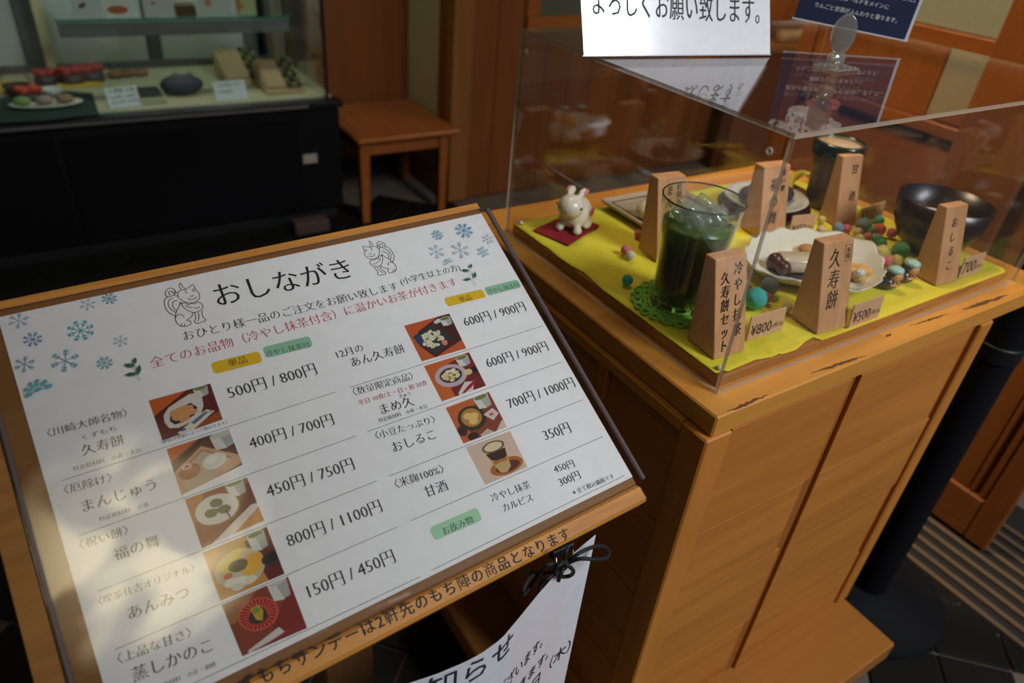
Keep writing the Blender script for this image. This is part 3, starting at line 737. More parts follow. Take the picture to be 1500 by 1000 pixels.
# ---- name blocks
def name_block(label, cols, u, v, dims=(.042, .041, .031, .096), yaw=-.05, small=None, place=None, squeeze=1.0):
    """wedge-shaped wooden block; (u, v) = pixel of its front left foot"""
    p = place or at(u, v, CZ + .0006)
    M = Matrix.Translation((p[0], p[1], CZ + .0008)) @ Matrix.Rotation(yaw, 4, 'Z')
    wd, dp, dt, h_ = dims
    t = thing('name_block', label, 'name sign', M, None)
    b = B(); prism(b, [(0, 0), (dp, 0), (dp + .004, h_), (dt, h_)], 'x', 0, wd)
    bmesh.ops.bevel(b, geom=list(b.edges), offset=.0007, segments=1, affect='EDGES')
    obj2('wooden_block', b, TAGW, t, False, True)
    sl_ = math.hypot(dt, h_)
    pr = Print(lambda x, y, k: M @ V((x, dt * y / sl_ - .0004 - k * .00002, h_ * y / sl_ + .0001)))
    for (tx, x, top, em, ex) in cols:
        pr.column(tx, x, top, em, **ex)
    if small:
        tx, x, top, em = small
        n = len(tx); x0_, x1_, ya, yb = x - em * .75, x + em * .75, top + em * .4, top - em * (n + .35)
        for a1, a2 in (((x0_, ya), (x1_, ya)), ((x1_, ya), (x1_, yb)), ((x1_, yb), (x0_, yb)), ((x0_, yb), (x0_, ya))):
            pr.stroke([a1, a2], .0005, (.02, .015, .01))
        pr.column(tx, x, top, em, step=1.0, a=-.01, b=-.01)
    pr.build('lettering', t)
    return t
HB = dict(shear=.12, a=-.014, b=-.003, squeeze=.86)
name_block('light wooden name block for the chilled matcha set, front left by the case corner', [('冷やし抹茶', .0300, .095, .0138, dict(step=1.13, **HB)), ('久寿餅セット', .0130, .088, .0138, dict(step=1.0, **HB))], 1046, 527)
name_block('light wooden name block with large brush letters, in front of the shell dish', [('久寿餅', .0185, .092, .0225, dict(step=1.0, shear=.14, a=-.006, b=.004, squeeze=.78))], 1197, 490, (.046, .039, .029, .094), -.08, ('名物', .0375, .090, .0062))
name_block('light wooden name block in front of the black bowl', [('おしるこ', .019, .084, .0135, dict(step=1.32, **HB))], 1371, 419, (.041, .036, .028, .093), -.1)
name_block('light wooden name block in front of the dark green cup', [('甘酒', .0255, .086, .0150, dict(step=2.5, **HB))], 1223, 331, (.039, .033, .026, .093), -.15)
name_block('light wooden name block in front of the plate of dark rice cakes', [('福の舞', .020, .080, .0185, dict(step=1.2, **HB)), ('祝い餅', .0345, .090, .0090, dict(step=1.15, **HB))], 1112, 350, (.046, .040, .026, .091), -.12)
name_block('light wooden name block half hidden behind the glass of matcha', [('まんじゅう', .018, .092, .0135, dict(step=1.05, **HB)), ('厄除け', .032, .094, .009, dict(step=1.05, **HB))], 962, 384, (.042, .041, .029, .097), -.1)

def price_card(label, txt, small, u0, v0, u1, v1, h_=.026, lean=.1, grp=None):
    A = at(u0, v0, CZ + .0008); Cc = at(u1, v1, CZ + .0008); ax = (Cc - A); wd = ax.length; ax.normalize()
    M = Matrix.Translation(A) @ Matrix.Rotation(math.atan2(ax.y, ax.x), 4, 'Z') @ Matrix.Rotation(-lean, 4, 'X')
    t = thing('price_card', label, 'price sign', M)
    b = B(); bx(b, (0, 0, 0.0003), (wd, .0016, h_), .0003); obj2('card', b, CARD, t, False, True)
    pr = Print(lambda x, y, k: M @ V((x, -.00025 - k * .00002, y)))
    pr.text(txt, (wd * .05, h_ * .18), (wd * .64, h_ * .18), (.02, .015, .012), -.008, -.004, 1.15)
    pr.text(small, (wd * .67, h_ * .26), (wd * .98, h_ * .26), (.03, .02, .02), 0, .010)
    pr.build('lettering', t)
price_card('tan price card reading 800 yen beside the matcha set block', '¥800', '(税込)', 1094, 500, 1145, 484, .028)
price_card('tan price card reading 500 yen beside the brush-lettered block', '¥500', '(税込)', 1243, 481, 1286, 465, .028)
price_card('tan price card reading 700 yen right of the block by the black bowl', '700', '(税込)', 1404, 408, 1435, 398, .028)
price_card('tan price card reading 350 yen right of the block by the green cup', '¥350', '(税込)', 1256, 331, 1291, 319, .026)
price_card('tan price card reading 450 yen behind the shell dish', '¥450', '(税込)', 1155, 345, 1190, 341, .028)

# ---- matcha glass
gc = (.0670, .1300); GZ = CZ + .0035
# crocheted coaster
t = thing('coaster', 'light green crocheted lace coaster under the matcha glass', 'coaster', (gc[0], gc[1], CZ))
CO = mat('green_yarn', (.20, .50, .06), .85, bump=.5, bscale=900)
cx_, cy_ = gc[0] - .004, gc[1] - .0015
for r_ in (.018, .026, .033, .038, .0425):
    b = B(); n = 48; tube(b, [(cx_ + (r_ + .0012 * math.sin(7 * a)) * math.cos(a), cy_ + (r_ + .0012 * math.sin(7 * a)) * math.sin(a), CZ + .0018 + .0006 * math.sin(5 * a)) for a in [2 * PI * k / n for k in range(n)]], .0016, 6, True)
    obj2('crochet_ring', b, CO, t, True)
for k in range(22):
    a = 2 * PI * k / 22
    b = B(); tube(b, [(cx_ + .046 * math.cos(a) + .0055 * math.cos(q), cy_ + .046 * math.sin(a) + .0055 * math.sin(q), CZ + .0022 + .0009 * math.sin(q * 2 + k)) for q in [2 * PI * i / 14 for i in range(14)]], .0017, 5, True)
    obj2('loop', b, CO, t, True)
for k in range(16):
    a = 2 * PI * k / 16 + .1
    b = B(); tube(b, [(cx_ + r_ * math.cos(a + .12 * i), cy_ + r_ * math.sin(a + .12 * i), CZ + .002) for i, r_ in enumerate((.017, .025, .033, .0415))], .0014, 5)
    obj2('spoke', b, CO, t, True)
gl = thing('matcha_glass', 'tall clear glass of dark green iced matcha on a green coaster', 'glass', (gc[0], gc[1], GZ))
gprof = [(0, 0), (.0315, 0), (.0330, .003), (.0335, .030), (.0355, .066), (.0395, .094), (.0432, .1215), (.0428, .1228), (.0419, .1215), (.0382, .094), (.0342, .066), (.0322, .030), (.0312, .006), (0, .006)]
b = B(); lathe(b, gprof, (*gc, GZ), 64); obj2('glass_wall', b, clear('tumbler_glass', (.93, .965, .93), .05, 0, (1, 1, 1)), gl, True)
b = B(); tube(b, [(gc[0] + .0426 * math.cos(a), gc[1] + .0426 * math.sin(a), GZ + .1222) for a in [2 * PI * k / 64 for k in range(64)]], .0009, 6, True)
obj2('rim', b, mat('dark_glass_rim', (.02, .045, .03), .08), gl, True)
def liquid_mat():
    m = bpy.data.materials.new('matcha'); m.use_nodes = True; nt = m.node_tree; p = nt.nodes['Principled BSDF']
    tc = nt.nodes.new('ShaderNodeTexCoord'); sp = nt.nodes.new('ShaderNodeSeparateXYZ'); nz = nt.nodes.new('ShaderNodeTexNoise'); nz.inputs['Scale'].default_value = 45
    nt.links.new(tc.outputs['Object'], sp.inputs[0]); nt.links.new(tc.outputs['Object'], nz.inputs['Vector'])
    ma = nt.nodes.new('ShaderNodeMath'); ma.operation = 'MULTIPLY_ADD'; ma.inputs[1].default_value = .035; nt.links.new(nz.outputs['Fac'], ma.inputs[0]); nt.links.new(sp.outputs['Z'], ma.inputs[2])
    cr = nt.nodes.new('ShaderNodeValToRGB'); mr = nt.nodes.new('ShaderNodeMapRange'); mr.inputs[1].default_value = 0; mr.inputs[2].default_value = .13
    nt.links.new(ma.outputs[0], mr.inputs[0]); nt.links.new(mr.outputs[0], cr.inputs[0])
    e = cr.color_ramp.elements; e[0].position = .25; e[0].color = (.008, .014, .003, 1); e[1].position = .93; e[1].color = (.20, .27, .09, 1)
    q = cr.color_ramp.elements.new(.66); q.color = (.010, .018, .004, 1); q = cr.color_ramp.elements.new(.84); q.color = (.05, .095, .015, 1)
    nt.links.new(cr.outputs[0], p.inputs['Base Color']); p.inputs['Roughness'].default_value = .25; return m
b = B(); lathe(b, [(0, .0065), (.0308, .0065), (.0316, .030), (.0336, .066), (.0368, .0905), (.0374, .0935), (0, .0945)], (*gc, GZ), 48)
obj2('matcha', b, liquid_mat(), gl, True)
ICE = clear('ice', (.82, .92, .78), .09, .04, haze=.12)
for k, (dx, dy, dz, s_, rz) in enumerate(((-.013, .010, .106, .022, .5), (.014, .010, .105, .021, 1.1), (.006, -.015, .104, .022, .2), (-.018, -.012, .102, .016, .9), (.023, -.008, .102, .014, .4))):
    b = B(); M = Matrix.Translation((gc[0] + dx, gc[1] + dy, GZ + dz)) @ Matrix.Rotation(rz, 4, 'Z') @ Matrix.Rotation(.35 + .2 * k, 4, 'X')
    bx(b, (-s_ / 2,) * 3, (s_ / 2,) * 3, .002, M); tag(obj2('ice_cube', b, ICE, None, True), ('large clear ice cube at the rear left in the matcha glass', 'clear ice cube at the rear right in the matcha glass', 'clear ice cube at the front of the matcha glass', 'small clear ice cube at the left in the matcha glass', 'smallest ice cube at the right wall of the matcha glass')[k], 'ice')

# ---- rabbit on red mat
q = [at(781, 339, CZ), at(833, 361, CZ), at(878, 332, CZ), at(832, 315, CZ)]
b = B(); prism(b, [(p.x, p.y) for p in q], 'z', CZ + .0012, CZ + .0026); tag(obj2('felt_mat', b, mat('red_felt', (.30, .006, .010), .9, bump=.3, bscale=900)), 'red square of felt under the white rabbit', 'mat')
rz0 = CZ + .0027
c0 = at(836, 338, CZ)
rb = thing('rabbit_figurine', 'white ceramic rabbit figurine with pink ears on red felt', 'figurine', (c0.x, c0.y, rz0))
ux = V((-.80, -.55, 0)).normalized()      # facing direction
sx_ = V((-ux.y, ux.x, 0))
def rp(f, s, z): return c0 + ux * f * 1.15 + sx_ * s * 1.2 + V((0, 0, rz0 - c0.z + z))
rt = V((1, 0, 0)).rotation_difference(ux)
me = blob([(rp(-.008, 0, .020), (.025, .0205, .0205), rt), (rp(-.016, 0, .020), (.017, .0195, .020), rt), (rp(.012, 0, .0365), (.0185, .0175, .0155), rt), (rp(.017, 0, .034), (.0085, .010, .009), rt), (rp(.002, 0, .026), (.013, .013, .013), rt),
           (rp(.010, .010, .005), (.008, .006, .0055), rt), (rp(.010, -.010, .005), (.008, .006, .0055), rt), (rp(-.012, .014, .007), (.012, .006, .007), rt), (rp(-.012, -.014, .007), (.012, .006, .007), rt), (rp(-.031, 0, .016), (.006, .006, .006)),
           (rp(-.004, .0065, .0500), (.0125, .0050, .0060), rt), (rp(-.004, -.0065, .0500), (.0125, .0050, .0060), rt)], .0014, 6)
obj('body', me, mat('cream_ceramic', (.74, .68, .54), .3, coat=.3), rb, True)
PK = mat('pink_glaze', (.72, .22, .20), .4); RD = mat('red_paint', (.5, .05, .04), .5)
for s in (1, -1):
    b = B(); ell(b, rp(-.0055, s * .0098, .0512), (.0090, .0024, .0038), rt); obj2('inner_ear', b, PK, rb, True)
    b = B(); ell(b, rp(.0190, s * .0140, .0400), (.0016, .0010, .0016), rt); obj2('eye', b, mat('eye_black', (.01, .01, .01), .3), rb, True)
b = B(); ell(b, rp(.0275, 0, .0350), (.0012, .0016, .0012), rt); obj2('nose', b, RD, rb, True)
for s in (1, -1):
    for k in range(5):
        a = 2 * PI * k / 5; b = B(); ell(b, rp(-.010 + .0036 * math.cos(a), s * .0186, .0250 + .0040 * math.sin(a)), (.0024, .0012, .0024), rt); obj2('petal_mark', b, RD, rb, True)

# ---- pompoms
poms = [(936, 344, .0062, 'p', 'pink pompom nearest the manju tray'), (916.5, 367, .0062, 'p', 'pink pompom touching a white one left of the matcha glass'), (923, 375, .0058, 'w', 'white pompom touching a pink one left of the matcha glass'), (919, 411, .0062, 't', 'single turquoise pompom left of the green coaster'),
 (1107, 438, .0125, 't', 'largest turquoise pompom behind the 800 yen card'), (1122, 437, .0062, 'p', 'pink pompom against the largest turquoise one'), (1127, 420, .0105, 'b', 'large blue-grey glittery pompom left of the shell dish'), (1153, 451, .0058, 'w', 'white pompom left of the brush-lettered block'), (1094, 421, .006, 'w', 'cream pompom behind the matcha set block'),
 (1203, 323, .006, 'y', 'small yellow pompom left of the green cup block'), (1202, 337, .006, 'c', 'cream pompom behind the shell dish, leftmost of the cluster'), (1212, 346, .006, 'y', 'pale yellow pompom touching the rear rim of the shell dish'), (1227, 335, .008, 'b', 'pale blue pompom in front of the green cup block'), (1240, 336, .0066, 'p', 'pink pompom right of the pale blue one'), (1256, 341, .0062, 'c', 'cream pompom between pink and blue-grey ones'), (1265, 331, .0105, 'b', 'blue-grey pompom under the 350 yen card'),
 (1288, 337, .0085, 'r', 'largest coral red pompom of the cluster'), (1306, 342, .0068, 'p', 'rose pompom, rightmost of the red and pink ones'), (1271, 348, .0062, 'p', 'deep pink pompom in the middle of the cluster'), (1288, 324, .0066, 't', 'teal pompom at the rear of the cluster'), (1314, 323, .0048, 'w', 'tiny grey-white pompom alone at the rear'), (1274, 339, .0066, 'g', 'grey-teal pompom squeezed beside the blue-grey one'),
 (1285, 351, .0070, 'g', 'green pompom, upper one of the touching green pair'), (1291, 358, .0068, 'g', 'green pompom, lower one of the touching green pair'), (1291, 372, .0110, 'y', 'large pale yellow pompom right of the shell dish'), (1319, 369, .0118, 'g', 'largest green pompom, near the black bowl'), (1289, 384, .0062, 'p', 'pink pompom by the dish rim, left of a pink pair'), (1299, 384, .0066, 'p', 'pink pompom by the dish rim, right of a pink pair'), (1313, 383, .0080, 'y', 'pale yellow pompom behind the two little figures'), (1259, 350, .0060, 'y', 'yellow pompom at the right rear rim of the shell dish')]
PC = {'p': (.62, .14, .20), 'w': (.62, .58, .42), 't': (.04, .42, .38), 'b': (.20, .28, .36), 'y': (.62, .55, .16), 'c': (.66, .48, .30), 'r': (.68, .13, .10), 'g': (.08, .34, .16)}
for k, (u, v, r_, cc, l) in enumerate(poms):
    p = at(u, v, CZ + r_)
    o = obj2('pompom', pom_mesh(r_, k, .07), mat('pompom_' + cc, PC[cc], .95, bump=.8, bscale=1500), None, True, M=None)
    o.location = (p.x, p.y, CZ + .0010 + r_ * 1.02); tag(o, l, 'pompom', 'pompoms on the yellow cloth')

# ---- shell dish with kuzumochi
rim = [(1091, 372), (1098, 386), (1112, 397), (1134, 405), (1168, 412), (1205, 421), (1245, 426), (1267, 424), (1290, 413), (1297, 396), (1291, 376), (1279, 359), (1250, 346), (1200, 338), (1150, 335), (1115, 342), (1096, 357)]
RZ = CZ + .021
rim3 = [at(u, v, RZ) for u, v in rim]
rc = sum(rim3, V()) / len(rim3)
rim3 = [rc + (p - rc) * V((1, 1, 1)).x for p in rim3]
loop = spline(rim3, 8, True)
ds = thing('shell_dish', 'white scalloped shell-shaped dish with kuzu mochi', 'dish', (rc.x, rc.y, CZ))
b = B(); rings = []
prof = [(1.0, RZ + .001, .0016), (.97, RZ - .0005, .0014), (.86, RZ - .008, .0012), (.72, RZ - .0135, .0008), (.58, CZ + .0042, .0003), (0, CZ + .0040, 0)]
def dish_pt(i, t, z, am):
    p = loop[i % len(loop)]; a = math.atan2(p.y - rc.y, p.x - rc.x); q = rc + (p - rc) * t * (1 + (.018 * math.cos(16 * a) if t > .6 else 0))
    return (q.x, q.y, z + am * math.cos(16 * a))
n = len(loop)
for t, z, am in prof[:-1]: rings.append([b.verts.new(dish_pt(i, t, z, am)) for i in range(n)])
cv_ = b.verts.new((rc.x, rc.y, prof[-1][1]))
under = []
for t, z, am in ((.985, RZ - .0022, .0014), (.84, RZ - .0108, .001), (.60, CZ + .0022, 0), (.45, CZ + .0013, 0)): under.append([b.verts.new(dish_pt(i, t, z, am)) for i in range(n)])
cu_ = b.verts.new((rc.x, rc.y, CZ + .0013))
def quadring(A, C_):
    for i in range(n): b.faces.new((A[i], A[(i + 1) % n], C_[(i + 1) % n], C_[i]))
for A, C_ in zip(rings, rings[1:]): quadring(A, C_)
for i in range(n): b.faces.new((rings[-1][i], rings[-1][(i + 1) % n], cv_))
quadring(rings[0], under[0])
for A, C_ in zip(under, under[1:]): quadring(A, C_)
for i in range(n): b.faces.new((under[-1][i], under[-1][(i + 1) % n], cu_))
obj2('dish', b, mat('pearly_ceramic', (.66, .67, .58), .18, coat=.4), ds, True)
FZ = CZ + .0044
def foodp(u, v, h_=0): return at(u, v, FZ + h_)
p = foodp(1168, 392, .004); M = Matrix.Translation((p.x + .002, p.y + .002, FZ + .0012)) @ Matrix.Rotation(-.45, 4, 'Z')
b = B(); bx(b, (-.024, -.013, 0), (.028, .015, .017), .0018, M)
tag(obj2('mochi_slab', b, mat('milky_mochi', (.58, .50, .38), .25, coat=.3), None, True), 'milky white slab of kuzu mochi on the shell dish', 'food')
p = foodp(1139, 386, .008); me = blob([((p.x - .004, p.y + .002, FZ + .011), (.011, .010, .0115)), ((p.x - .004, p.y - .012, FZ + .009), (.010, .009, .0095)), ((p.x + .004, p.y - .006, FZ + .006), (.012, .012, .006))], .0016)
tag(obj('bean_paste', me, mat('dark_bean', (.055, .013, .010), .35), None, True), 'dark red bean paste beside the white mochi slab', 'food')
pp = [(1126, 392), (1140, 402), (1165, 408), (1192, 412), (1205, 408), (1190, 398), (1160, 392), (1138, 386)]
b = B(); prism(b, [tuple(foodp(*q_)[:2]) for q_ in pp], 'z', FZ + .0001, FZ + .0011); tag(obj2('syrup', b, mat('dark_syrup', (.012, .008, .012), .08)), 'pool of black syrup on the near side of the shell dish', 'food')
p = foodp(1260, 402, .005); me = blob([((p.x + a, p.y + c_, FZ + .007 + h2), (.009, .008, .007)) for a, c_, h2 in ((-.014, .006, .002), (-.004, 0, .004), (.008, -.002, .001), (.0, .010, .001), (-.012, -.006, .0), (.014, .008, -.002))], .0017)
tag(obj('soybean_powder', me, mat('kinako', (.66, .36, .10), .9, bump=1, bscale=400), None, True), 'tan heap of roasted soybean powder at the right of the dish', 'food')
b = B(); p = foodp(1262, 398, .012); ell(b, (p.x - .014, p.y - .006, FZ + .017), (.0075, .0065, .005)); tag(obj2('mochi_piece', b, mat('white_mochi', (.6, .58, .5), .3), None, True), 'small white mochi piece on the soybean powder', 'food')
p = foodp(1180, 366, .004); me = blob([((p.x, p.y, FZ + .006), (.012, .009, .006)), ((p.x + .012, p.y - .006, FZ + .006), (.010, .008, .006))], .0016)
tag(obj('fried_crumbs', me, mat('toasted', (.42, .20, .06), .8, bump=1, bscale=300), None, True), 'toasted crumbs at the rear of the shell dish', 'food')

# ---- two little figures
for k, (u, v, l) in enumerate(((1307, 426, 'tiny crouching child figurine in a mint cap, left of the pair'), (1331, 416, 'tiny crouching child figurine in a mint cap, right of the pair'))):
    p = at(u, v, CZ); fx, fy = p.x, p.y + .008; t = thing('figurine', l, 'figurine', (fx, fy, CZ))
    me = blob([((fx - .003, fy, CZ + .0085), (.0085, .0080, .0075)), ((fx - .006, fy + .003, CZ + .007), (.007, .007, .006)), ((fx + .004, fy - .005, CZ + .0042), (.005, .004, .0032))], .0012, 3); obj('body', me, mat('dark_jacket', (.035, .035, .06), .35, coat=.4), t, True)
    b = B(); ell(b, (fx + .0035, fy - .0035, CZ + .0175), (.0088, .0080, .0072)); obj2('face', b, mat('peach_skin', (.72, .34, .16), .45), t, True)
    for s in (-1, 1):
        b = B(); ell(b, (fx + .0035 + s * .0034 + .002, fy - .0110, CZ + .0182), (.0009, .0006, .0012)); obj2('eye', b, mat('eye_black', (.01, .01, .01), .3), t, True)
        b = B(); tube(b, [(fx + s * .006, fy - .002, CZ + .012), (fx + s * .007 + .001, fy - .008, CZ + .008), (fx + .003 + s * .002, fy - .0105, CZ + .0085)], .0019, 6); obj2('arm', b, MATS['peach_skin'], t, True)
    b = B(); ell(b, (fx + .001, fy + .001, CZ + .0200), (.0092, .0085, .0065)); obj2('hair', b, mat('dark_hair', (.02, .015, .015), .5), t, True)
    b = B(); lathe(b, [(0, 0), (.0085, 0), (.0096, .0018), (.0088, .0045), (.005, .0062), (0, .0066)], (fx + .003, fy - .001, CZ + .0225), 20); obj2('cap', b, mat('mint_cap', (.36, .62, .55), .35), t, True)

# ---- black bowl (oshiruko)
BR = .059
c = V((.494, .094, CZ))
t = thing('soup_bowl', 'black lacquer soup bowl at the right end of the yellow cloth', 'bowl', (c.x, c.y, CZ))
b = B(); lathe(b, [(0, .0008), (.026, .0008), (.027, .006), (.042, .016), (.055, .042), (BR, .074), (BR - .0022, .074), (.052, .042), (.038, .018), (.0, .010)], c, 48); obj2('bowl', b, mat('black_lacquer', (.010, .005, .006), .32, coat=.1), t, True)
b = B(); lathe(b, [(0, 0), (.050, 0), (.050, .001), (0, .001)], (c.x, c.y, CZ + .050), 40); obj2('soup', b, mat('bean_soup', (.06, .018, .014), .25), t, True)
for k, (dx, dy) in enumerate(((-.01, .008), (.016, -.006))):
    b = B(); ell(b, (c.x + dx, c.y + dy, CZ + .0552), (.013, .012, .0045)); tag(obj2('rice_dumpling', b, MATS['white_mochi'], None, True), ('left', 'right')[k] + ' white rice dumpling floating in the black soup bowl', 'food')

# ---- green cup (amazake)
c = at(1232, 208, CZ + .098); c = V((c.x, c.y, CZ)); c.x = min(c.x, .50); c.y = min(max(c.y, .236), .33)
t = thing('drinking_cup', 'dark green glazed cup of white sweet sake at the rear', 'cup', (c.x, c.y, CZ))
b = B(); lathe(b, [(0, .001), (.022, .001), (.024, .005), (.026, .030), (.030, .065), (.0355, .097), (.0335, .0985), (.031, .096), (.0275, .065), (.0, .060)], c, 40); obj2('cup', b, mat('olive_glaze', (.15, .115, .045), .35, coat=.15), t, True)
b = B(); lathe(b, [(.0362, .080), (.0373, .097), (.0345, .1005), (.0325, .098), (.0315, .085)], c, 40); obj2('rim', b, mat('green_black_glaze', (.012, .022, .018), .12, coat=.6), t, True)
b = B(); lathe(b, [(0, 0), (.0315, 0), (.0315, .001), (0, .001)], (c.x, c.y, CZ + .094), 32); obj2('drink', b, mat('amazake', (.58, .42, .27), .4), t, True)
# ---- plate of ohagi on lacquer tray
c = at(1120, 296, CZ + .012); c = V((c.x, c.y, CZ)); c.y = min(c.y, .285)
t = thing('lacquer_tray', 'dark red lacquer tray under the plate of dark rice cakes', 'tray', (c.x, c.y, CZ))
b = B(); lathe(b, [(0, .0008), (.066, .0008), (.073, .009), (.0715, .0095), (.065, .004), (0, .004)], c, 48, 1, .86); obj2('tray', b, mat('red_lacquer', (.05, .008, .008), .15, coat=.5), t, True)
t = thing('round_plate', 'white round plate holding dark rice cakes', 'plate', (c.x, c.y, CZ))
b = B(); lathe(b, [(0, .005), (.035, .005), (.058, .016), (.066, .0215), (.0645, .0225), (.056, .018), (.034, .0075), (0, .0075)], c, 48, 1, .86); obj2('plate', b, mat('grey_white_plate', (.5, .5, .43), .2, coat=.4), t, True)
for k, (dx, dy) in enumerate(((-.026, .010), (.004, .020), (.030, -.002))):
    me = blob([((c.x + dx, c.y + dy, CZ + .0225), (.0165, .015, .0145)), ((c.x + dx + .008, c.y + dy - .003, CZ + .021), (.011, .012, .012))], .002, 2)
    tag(obj('rice_cake', me, mat('bean_coat', (.030, .018, .028), .5, bump=.9, bscale=500), None, True), ('leftmost', 'rearmost', 'rightmost')[k] + ' dark bean-coated rice cake on the white plate', 'food')
# ---- brown saucer with yellow crescent
c = at(1163, 270, CZ + .016); c = V((min(c.x, .455), c.y, CZ))
t = thing('saucer', 'brown lacquer saucer behind the plate of rice cakes', 'saucer', (c.x, c.y, CZ))
b = B(); lathe(b, [(0, .0008), (.022, .0008), (.036, .012), (.0345, .0125), (.021, .004), (0, .004)], c, 36); obj2('dish', b, mat('brown_lacquer', (.10, .035, .016), .2, coat=.4), t, True)
b = B(); tube(b, spline([at(u, v, CZ + .024) for u, v in ((1158, 276), (1159, 266), (1165, 258), (1175, 254), (1187, 255))], 4), lambda s: .0024 + .0040 * math.sin(PI * max(.05, min(.95, s))), 10)
tag(obj2('pickled_radish', b, mat('yellow_pickle', (.62, .50, .05), .4), None, True), 'bright yellow curved pickle on the brown saucer', 'food')
# ---- manju tray
x0_, y0_, x1_, y1_ = .150, .262, .296, .384
t = thing('manju_tray', 'beige square ceramic tray with brown inner line', 'tray', (x0_, y0_, CZ))
b = B(); bx(b, (x0_ + .01, y0_ + .01, CZ + .0008), (x1_ - .01, y1_ - .01, CZ + .006), .001); obj2('foot', b, mat('dark_foot', (.02, .016, .012), .5), t)
b = B(); rr = [(0, .0062), (.0, .0125), (.012, .0095), (.014, .0072)]
def sq(i_, z): return [b.verts.new(q_) for q_ in ((x0_ + i_, y0_ + i_, CZ + z), (x1_ - i_, y0_ + i_, CZ + z), (x1_ - i_, y1_ - i_, CZ + z), (x0_ + i_, y1_ - i_, CZ + z))]
rs = [sq(.004, .0062)] + [sq(i_, z) for i_, z in ((0, .0125), (.002, .0135), (.012, .0100), (.0145, .0078))]
for A, C_ in zip(rs, rs[1:]):
    for i in range(4): b.faces.new((A[i], A[(i + 1) % 4], C_[(i + 1) % 4], C_[i]))
b.faces.new(rs[-1]); b.faces.new(rs[0][::-1]); obj2('plate', b, mat('beige_glaze', (.42, .33, .22), .3, bump=.3, bscale=200), t)
b = B(); zz = CZ + .0105
tube(b, [(x0_ + .012, y0_ + .012, zz), (x1_ - .012, y0_ + .012, zz), (x1_ - .012, y1_ - .012, zz), (x0_ + .012, y1_ - .012, zz)], .0009, 5, True); obj2('brown_line', b, mat('brown_line', (.14, .07, .03), .4), t)
for k, (u, v) in enumerate(((953, 310), (990, 290))):
    p = at(u, v, CZ + .02); b = B(); ell(b, (min(p.x, x1_ - .04), min(max(p.y, y0_ + .04), y1_ - .04), CZ + .0215), (.0205, .0205, .0135)); tag(obj2('steamed_bun', b, mat('bun_cream', (.66, .60, .36), .5) if k == 0 else mat('bun_brown', (.35, .17, .08), .5), None, True), ('cream', 'brown')[k] + ' steamed bun on the beige square tray', 'food')

# ---- white sign leaning on the case top
A = at(855, 83, TOPZ + .001); Cc = at(1128, 81, TOPZ + .001); ax = (Cc - A); wd = ax.length; ax.normalize()
up = V((.086, .39, .917)); up = (up - ax * up.dot(ax)).normalized(); nn = ax.cross(up)
M = Matrix.Identity(4)
for i in range(3): M[i][0] = ax[i]; M[i][1] = up[i]; M[i][2] = nn[i]; M[i][3] = A[i]
t = thing('white_sign', 'laminated white sign standing on top of the clear case', 'sign', M)
sh_ = .175
def tilted(lo, hi, bev=0): return box(lo, hi, bev)
obj2('sheet', tilted((0, .0012, -.0006), (wd, sh_, .0004), .0002), mat('laminated_white', (.70, .70, .73), .16, coat=.5), t, False, True)
obj2('laminate_edge', tilted((-.0012, .0002, -.0007), (wd + .0012, .0012, .0003)), mat('laminate_rim', (.42, .40, .46), .2), t, False, True)
b = B(); bx(b, (wd * .42, .0015, -.004), (wd * .58, sh_ * .8, -.0008), .0004); obj2('stand_board', b, mat('grey_card', (.35, .35, .35), .7), t, False, True)
MI = M.inverted()
def sg(u, v):
    d = ray(u, v); n_ = nn; t_ = (A - CAM).dot(n_) / d.dot(n_); q_ = MI @ (CAM + d * t_); return (q_.x, q_.y)
pr = Print(lambda x, y, k: M @ V((x, y, .0007 + k * .00002)))
pr.text('よろしくお願い致します。', sg(868, 23), sg(1112, 36), (.01, .01, .012), -.006, .004, 1.65)
pr.text('ご注文はレジにて', (wd * .1, .095), (wd * .9, .095), (.01, .01, .012), 0, .006, 1.1)
pr.build('lettering', t)

# ---- dark blue menu card on clear clip stand
yb = .190
A2 = at(1163, 25, 1.0600); C2 = at(1325, 58, 1.0505); ax = (C2 - A2); wd = ax.length; ax.normalize()
up = V((.05, .22, .97)); up = (up - ax * up.dot(ax)).normalized(); nn2 = ax.cross(up)
M2 = Matrix.Identity(4)
for i in range(3): M2[i][0] = ax[i]; M2[i][1] = up[i]; M2[i][2] = nn2[i]; M2[i][3] = A2[i]
t = thing('blue_menu_card', 'dark navy dessert card held up by a clear clip stand', 'menu card', M2)
obj2('card', box((0, 0, -.0006), (wd, .20, .0004), .0002), mat('navy_print', (.010, .014, .045), .6, spec=.2), t, False, True)
obj2('sleeve_edge', box((-.0015, -.002, -.0016), (wd + .004, .0, -.0002)), mat('sleeve_clear', (.5, .5, .55), .2), t, False, True)
obj2('sleeve_edge', box((wd, 0, -.0016), (wd + .0035, .20, -.0002)), MATS['sleeve_clear'], t, False, True)
pr = Print(lambda x, y, k: M2 @ V((x, y, .0006 + k * .00002)))
WH = (.55, .56, .6)
pr.text('りんごと甘酒がふんわりと香ります。', (wd * .15, .016), (wd * .88, .016), WH, 0, 0)
pr.text('濃縮ゴールドをメインに', (wd * .28, .029), (wd * .77, .029), WH, 0, 0)
pr.text('満天の星の輝る様子を表現しました。', (wd * .08, .042), (wd * .97, .042), WH, 0, 0)
for k in range(60):
    a = R.uniform(0, 2 * PI); q_ = math.sqrt(R.random()); pr.ellipse((wd * .34 + q_ * wd * .30 * math.cos(a), .100 + q_ * .026 * math.sin(a)), .009, .007, (.66 + R.uniform(-.1, .05), .62, .60), R.uniform(0, 3), 9, .2)
